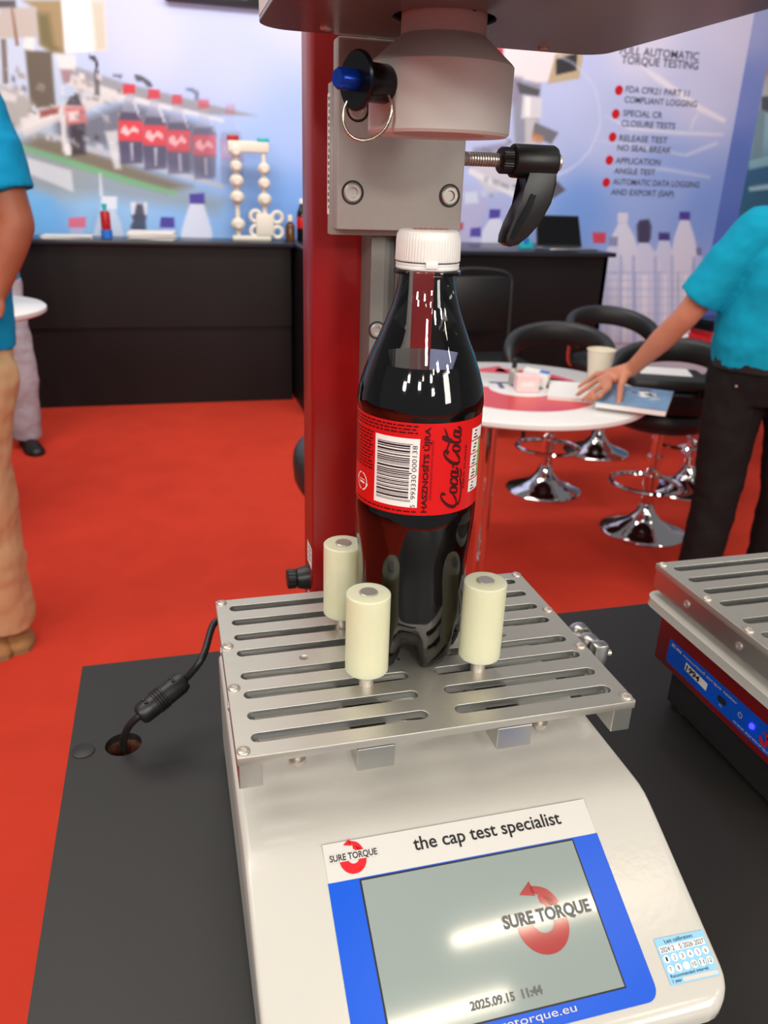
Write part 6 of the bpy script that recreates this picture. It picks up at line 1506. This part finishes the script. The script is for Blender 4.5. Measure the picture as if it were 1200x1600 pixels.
limb(mb, [(SHL, .056), (ELL, .043), (ELL + (WRL - ELL) * .35, .043), (WRL, .028), (WRL - UP * .07 + fw * .01, .030)])
for q in range(4):
    b0 = WRL - UP * .09 + fw * (.012 + .016 * (q - 1.5)); limb(mb, [(b0, .0085), (b0 - UP * .035 + R_ * .004, .008), (b0 - UP * (.06 + .006 * (q in (1, 2))) + R_ * .014, .0068)])
limb(mb, [(WRL - UP * .03 + fw * .02, .011), (WRL - UP * .07 + fw * .045, .009), (WRL - UP * .095 + fw * .045, .008)])
limb(mb, [(HIP, .085), (KN, .055), (AN, .04)]); limb(mb, [(HIPL, .085), (KNL, .055), (ANL, .04)])
# reaching hand: palm, four fingers spread on the brochure, thumb towards the camera
PA = Vector((1.586, 2.328, 0.812))
limb(mb, [(WR, .028), (WR + (PA - WR) * .5, .028), (PA + Vector((.0, .02, 0)), .024)]); limb(mb, [(WR, .026), (PA - Vector((-.012, .028, .004)), .023)])
for kn_, mid_, tip_ in (
    ((1.514, 2.203, 0.8), (1.428, 2.108, 0.798), (1.418, 2.138, 0.77)),
    ((1.51, 2.238, 0.806), (1.412, 2.139, 0.8), (1.392, 2.16, 0.77)),
    ((1.538, 2.317, 0.806), (1.439, 2.222, 0.8), (1.41, 2.236, 0.769)),
    ((1.593, 2.425, 0.8), (1.512, 2.351, 0.794), (1.483, 2.36, 0.768))):
    limb(mb, [(PA, .016), (kn_, .0115), (mid_, .0098), (tip_, .0080)])
limb(mb, [(WR + (PA - WR) * .45 - Vector((0, .022, .004)), .019), ((1.584, 2.236, 0.797), .0135), ((1.508, 2.113, 0.785), .0115), ((1.479, 2.068, 0.77), .009)])
body = fuse(mb, 'body', 'skin', man, 0.0065, 2)
head_extras(HD, fw, R_, man)
mb = MB()
torso(mb, [(PV + UP * .02, .198, .145), (PV + UP * .10, .212, .165), (PV + UP * .20, .210, .168), (CH, .205, .150), (NK - UP * .12, .195, .125), (NK - UP * .045, .135, .095), (NK + UP * .01, .072, .070)], R_, fw)
ar = (EL - SH)
limb(mb, [(SH - R_ * .02, .082), (SH + ar * .35, .080)], cap_end=False); mb.cyl(SH + ar * .3, SH + ar * .80, .080, .077, 22)
arl = (ELL - SHL); limb(mb, [(SHL + R_ * .02, .082), (SHL + arl * .35, .080)], cap_end=False); mb.cyl(SHL + arl * .3, SHL + arl * .78, .080, .077, 22)
sh_ = fuse(mb, 'polo_shirt', 'polo', man, 0.007, 3, 0.014, 0.10)
mb = MB()
for a in (0,):
    P = [NK + UP * (.02 + .012 * math.cos(t)) + R_ * (.074 * math.sin(t)) + fw * (.072 * math.cos(t)) for t in [2 * PI * k / 24 for k in range(24)]]
    mb.tube(P, .013, 8, True)
mb.build('collar', 'polo', sh_, 60)
mb = MB()
torso(mb, [(PV - UP * .10, .165, .125), (PV - UP * .02, .188, .138), (PV + UP * .05, .192, .142)], R_, fw)
limb(mb, [(HIP - UP * .02, .108), (HIP + (KN - HIP) * .5, .096), (KN, .082), (KN + (AN - KN) * .5, .076)], cap_end=False)
mb.cyl(KN + (AN - KN) * .45, AN - UP * .06, .076, .070, 20)
limb(mb, [(HIPL - UP * .02, .108), (HIPL + (KNL - HIPL) * .5, .096), (KNL, .080), (KNL + (ANL - KNL) * .5, .074)], cap_end=False)
mb.cyl(KNL + (ANL - KNL) * .45, ANL - UP * .06, .074, .070, 20)
tr = fuse(mb, 'trousers', 'black_denim', man, 0.008, 3, 0.018, 0.09)
mb = MB(); rings = []
for z, e in ((.012, 0), (.014, .004), (.046, .004), (.048, 0)):
    rings.append([PV + UP * z + R_ * ((.194 + e) * math.copysign(abs(math.cos(a)) ** .85, math.cos(a))) + fw * ((.144 + e) * math.copysign(abs(math.sin(a)) ** .85, math.sin(a))) for a in [2 * PI * k / 32 for k in range(32)]])
mb.loft(rings); mb.build('belt', 'shoe_black', tr, 40)
mb = MB(); mb.sphere(PV + R_ * .128 + fw * .112 - UP * .035, .006); mb.build('rivet', 'brass', tr, 60)
shoe('shoe', AN - fw * .07, fw, 'shoe_black', man, sole='shoe_black')
shoe('shoe', ANL - fw * .07, fw, 'shoe_black', man, sole='shoe_black')

# man at the left edge, seen from the side and behind
fw = Vector((-0.80, 0.25, 0)).normalized(); R_ = Vector((fw.y, -fw.x, 0))
SH = Vector((-0.43, 2.048, 1.594)); EL = Vector((-0.379, 2.013, 1.331)); WR = Vector((-0.438, 1.998, 1.18))
man = thing('person', 'man in blue polo, khaki trousers and tan shoe, cut off by left edge', 'person', (-0.60, 2.15, 0))
if R_.dot(SH - Vector((-0.62, 2.12, 1.5))) < 0: R_ = -R_
PV = Vector((-0.605, 2.15, 0.97)); NK = Vector((SH.x - 0.13, SH.y + 0.12, SH.z + 0.05)); CH = (PV + NK) / 2 + UP * 0.06
sv = (SH - NK); sv.z = 0; R_ = sv.normalized(); fw = Vector((-R_.y, R_.x, 0)); fw = fw if fw.x < 0 else -fw
HD = NK + UP * .19 + fw * .03
SHL = NK - R_ * .185 - UP * .05; ELL = SHL - UP * .29 - R_ * .04; WRL = ELL - UP * .22 + fw * .10
HIP = PV + R_ * .09 - UP * .02; HIPL = PV - R_ * .10 - UP * .02
KN = Vector((-0.578, 2.11, 0.668)); AN = Vector((-0.619, 2.142, 0.208)); AN.z = max(AN.z, .10)
AN = Vector((AN.x + .01, AN.y + .05, 0.13)); KNL = HIPL - UP * .42; ANL = Vector((KNL.x, KNL.y + .05, .10))
mb = MB()
torso(mb, [(PV - UP * .06, .14, .10), (PV, .155, .11), (PV + UP * .15, .155, .11), (CH, .16, .11), (NK - UP * .10, .16, .095), (NK - UP * .03, .09, .07)], R_, fw)
limb(mb, [(NK - UP * .06, .06), (NK + UP * .10, .056)]); head(mb, HD, fw, R_)
limb(mb, [(SH, .056), (SH + (EL - SH) * .5, .052), (EL, .048), (EL + (WR - EL) * .35, .046), (WR, .031)])
HV = (WR - EL).normalized(); limb(mb, [(WR, .03), (WR + HV * .06 + fw * .02, .032)])
for q in range(4):
    b0 = WR + HV * .09 + fw * .02 + R_ * (.016 * (q - 1.5)); limb(mb, [(WR + HV * .05, .018), (b0, .009), (b0 + HV * .03 + fw * .02, .0085), (b0 + HV * .035 + fw * .045, .007)])
limb(mb, [(WR + HV * .02, .014), (WR + HV * .05 + R_ * .035, .010), (WR + HV * .08 + R_ * .04, .008)])
limb(mb, [(SHL, .056), (ELL, .046), (WRL, .03), (WRL - UP * .06 + fw * .04, .03)])
for q in range(4):
    b0 = WRL - UP * .08 + fw * .05 + R_ * (.016 * (q - 1.5)); limb(mb, [(WRL - UP * .05 + fw * .03, .018), (b0, .009), (b0 - UP * .03 + fw * .015, .008), (b0 - UP * .055 + fw * .012, .007)])
limb(mb, [(HIP, .085), (KN, .055), (AN, .042)]); limb(mb, [(HIPL, .085), (KNL, .055), (ANL, .042)])
body = fuse(mb, 'body', 'skin_tan', man, 0.0075, 3)
head_extras(HD, fw, R_, man)
mb = MB()
torso(mb, [(PV + UP * .03, .185, .135), (PV + UP * .12, .185, .14), (CH, .180, .132), (NK - UP * .12, .185, .118), (NK - UP * .045, .13, .09), (NK + UP * .01, .07, .068)], R_, fw)
ar = (EL - SH); limb(mb, [(SH - R_ * .02, .076), (SH + ar * .35, .072)], cap_end=False); mb.cyl(SH + ar * .3, SH + ar * .72, .072, .074, 22)
arl = (ELL - SHL); limb(mb, [(SHL + R_ * .02, .078), (SHL + arl * .35, .076)], cap_end=False); mb.cyl(SHL + arl * .3, SHL + arl * .72, .076, .080, 22)
sh_ = fuse(mb, 'polo_shirt', 'polo_blue', man, 0.007, 3, 0.014, 0.10)
mb = MB(); mb.tube([NK + UP * .02 + R_ * (.072 * math.sin(t)) + fw * (.07 * math.cos(t)) for t in [2 * PI * k / 24 for k in range(24)]], .013, 8, True); mb.build('collar', 'polo_blue', sh_, 60)
mb = MB()
torso(mb, [(PV - UP * .10, .155, .118), (PV - UP * .02, .170, .128), (PV + UP * .07, .172, .13)], R_, fw)
limb(mb, [(HIP - UP * .02, .105), (HIP + (KN - HIP) * .5, .092), (KN, .080), (KN + (AN - KN) * .6, .088)], cap_end=False)
mb.cyl(KN + (AN - KN) * .55, AN - UP * .05, .088, .092, 20)
limb(mb, [(HIPL - UP * .02, .105), (HIPL + (KNL - HIPL) * .5, .092), (KNL, .08), (KNL + (ANL - KNL) * .6, .085)], cap_end=False)
mb.cyl(KNL + (ANL - KNL) * .55, ANL - UP * .05, .085, .088, 20)
tr = fuse(mb, 'trousers', 'khaki', man, 0.008, 3, 0.030, 0.13)
sd_ = Vector((0.35, -0.94, 0)).normalized()
shoe('shoe', AN - sd_ * .12 + Vector((-.005, .08, 0)), sd_, 'suede', man, 0.29, w=0.056)
shoe('shoe', ANL - sd_ * .09, sd_, 'suede', man, 0.29, w=0.056)

# person in grey trousers behind him
man = thing('person', 'person in pale grey trousers and black shoe behind the khaki trousers, at the far counter', 'person', (-0.86, 4.45, 0))
fw = Vector((0.35, -0.94, 0)).normalized(); R_ = Vector((fw.y, -fw.x, 0))
PV = Vector((-0.96, 4.46, 0.92)); NK = PV + UP * .55; HD = NK + UP * .19 + fw * .02; CH = PV + UP * .32
HIP = PV - R_ * .09; HIPL = PV + R_ * .09
if HIP.x < HIPL.x: HIP, HIPL = HIPL, HIP
KN = Vector((-0.822, 4.389, 0.402)); AN = Vector((-0.843, 4.395, 0.097)); AN = Vector((AN.x, AN.y, 0.10)); KNL = HIPL - UP * .43; ANL = Vector((KNL.x, KNL.y, .10))
mb = MB()
torso(mb, [(PV - UP * .06, .14, .10), (PV, .155, .11), (CH, .16, .11), (NK - UP * .10, .16, .095), (NK - UP * .03, .09, .07)], R_, fw)
limb(mb, [(NK - UP * .06, .06), (NK + UP * .10, .056)]); head(mb, HD, fw, R_)
for s in (-1, 1):
    a0 = NK + R_ * (s * .175) - UP * .05; a1 = a0 - UP * .27 - R_ * (s * .01) - fw * .03; a2 = PV + UP * .25 + fw * .17 - R_ * (s * .03)
    limb(mb, [(a0, .055), (a1, .044), (a2, .03), (a2 - UP * .07, .03)])
    for q in range(4):
        b0 = a2 - UP * .09 + fw * (.016 * (q - 1.5)); limb(mb, [(b0, .009), (b0 - UP * .05, .008), (b0 - UP * (.07 + .005 * (q in (1, 2))), .007)])
    limb(mb, [(a2 - UP * .03, .012), (a2 - UP * .07 + fw * .04, .009)])
limb(mb, [(HIP, .085), (KN, .055), (AN, .042)]); limb(mb, [(HIPL, .085), (KNL, .055), (ANL, .042)])
fuse(mb, 'body', 'skin', man, 0.009, 3); head_extras(HD, fw, R_, man)
mb = MB()
torso(mb, [(PV + UP * .0, .18, .13), (CH, .178, .13), (NK - UP * .12, .185, .115), (NK - UP * .045, .13, .09), (NK + UP * .01, .07, .068)], R_, fw)
for s in (-1, 1):
    a0 = NK + R_ * (s * .165) - UP * .05; limb(mb, [(a0, .076), (a0 - UP * .10 + R_ * (s * .02), .075)]); mb.cyl(a0 - UP * .1 + R_ * (s * .02), a0 - UP * .22 + R_ * (s * .035), .076, .078, 20)
fuse(mb, 'polo_shirt', 'polo_blue', man, 0.009, 3, 0.014, 0.1)
mb = MB()
torso(mb, [(PV - UP * .10, .15, .115), (PV - UP * .02, .165, .125), (PV + UP * .05, .168, .127)], R_, fw)
for h, k_, a in ((HIP, KN, AN), (HIPL, KNL, ANL)):
    limb(mb, [(h - UP * .02, .10), (h + (k_ - h) * .5, .088), (k_, .078), (k_ + (a - k_) * .6, .076)], cap_end=False); mb.cyl(k_ + (a - k_) * .55, a - UP * .05, .076, .080, 20)
fuse(mb, 'trousers', 'grey_cloth', man, 0.009, 3, 0.02, 0.10)
shoe('shoe', AN - fw * .08, fw, 'shoe_black', man, sole='shoe_black'); shoe('shoe', ANL - fw * .08, fw, 'shoe_black', man, sole='shoe_black')
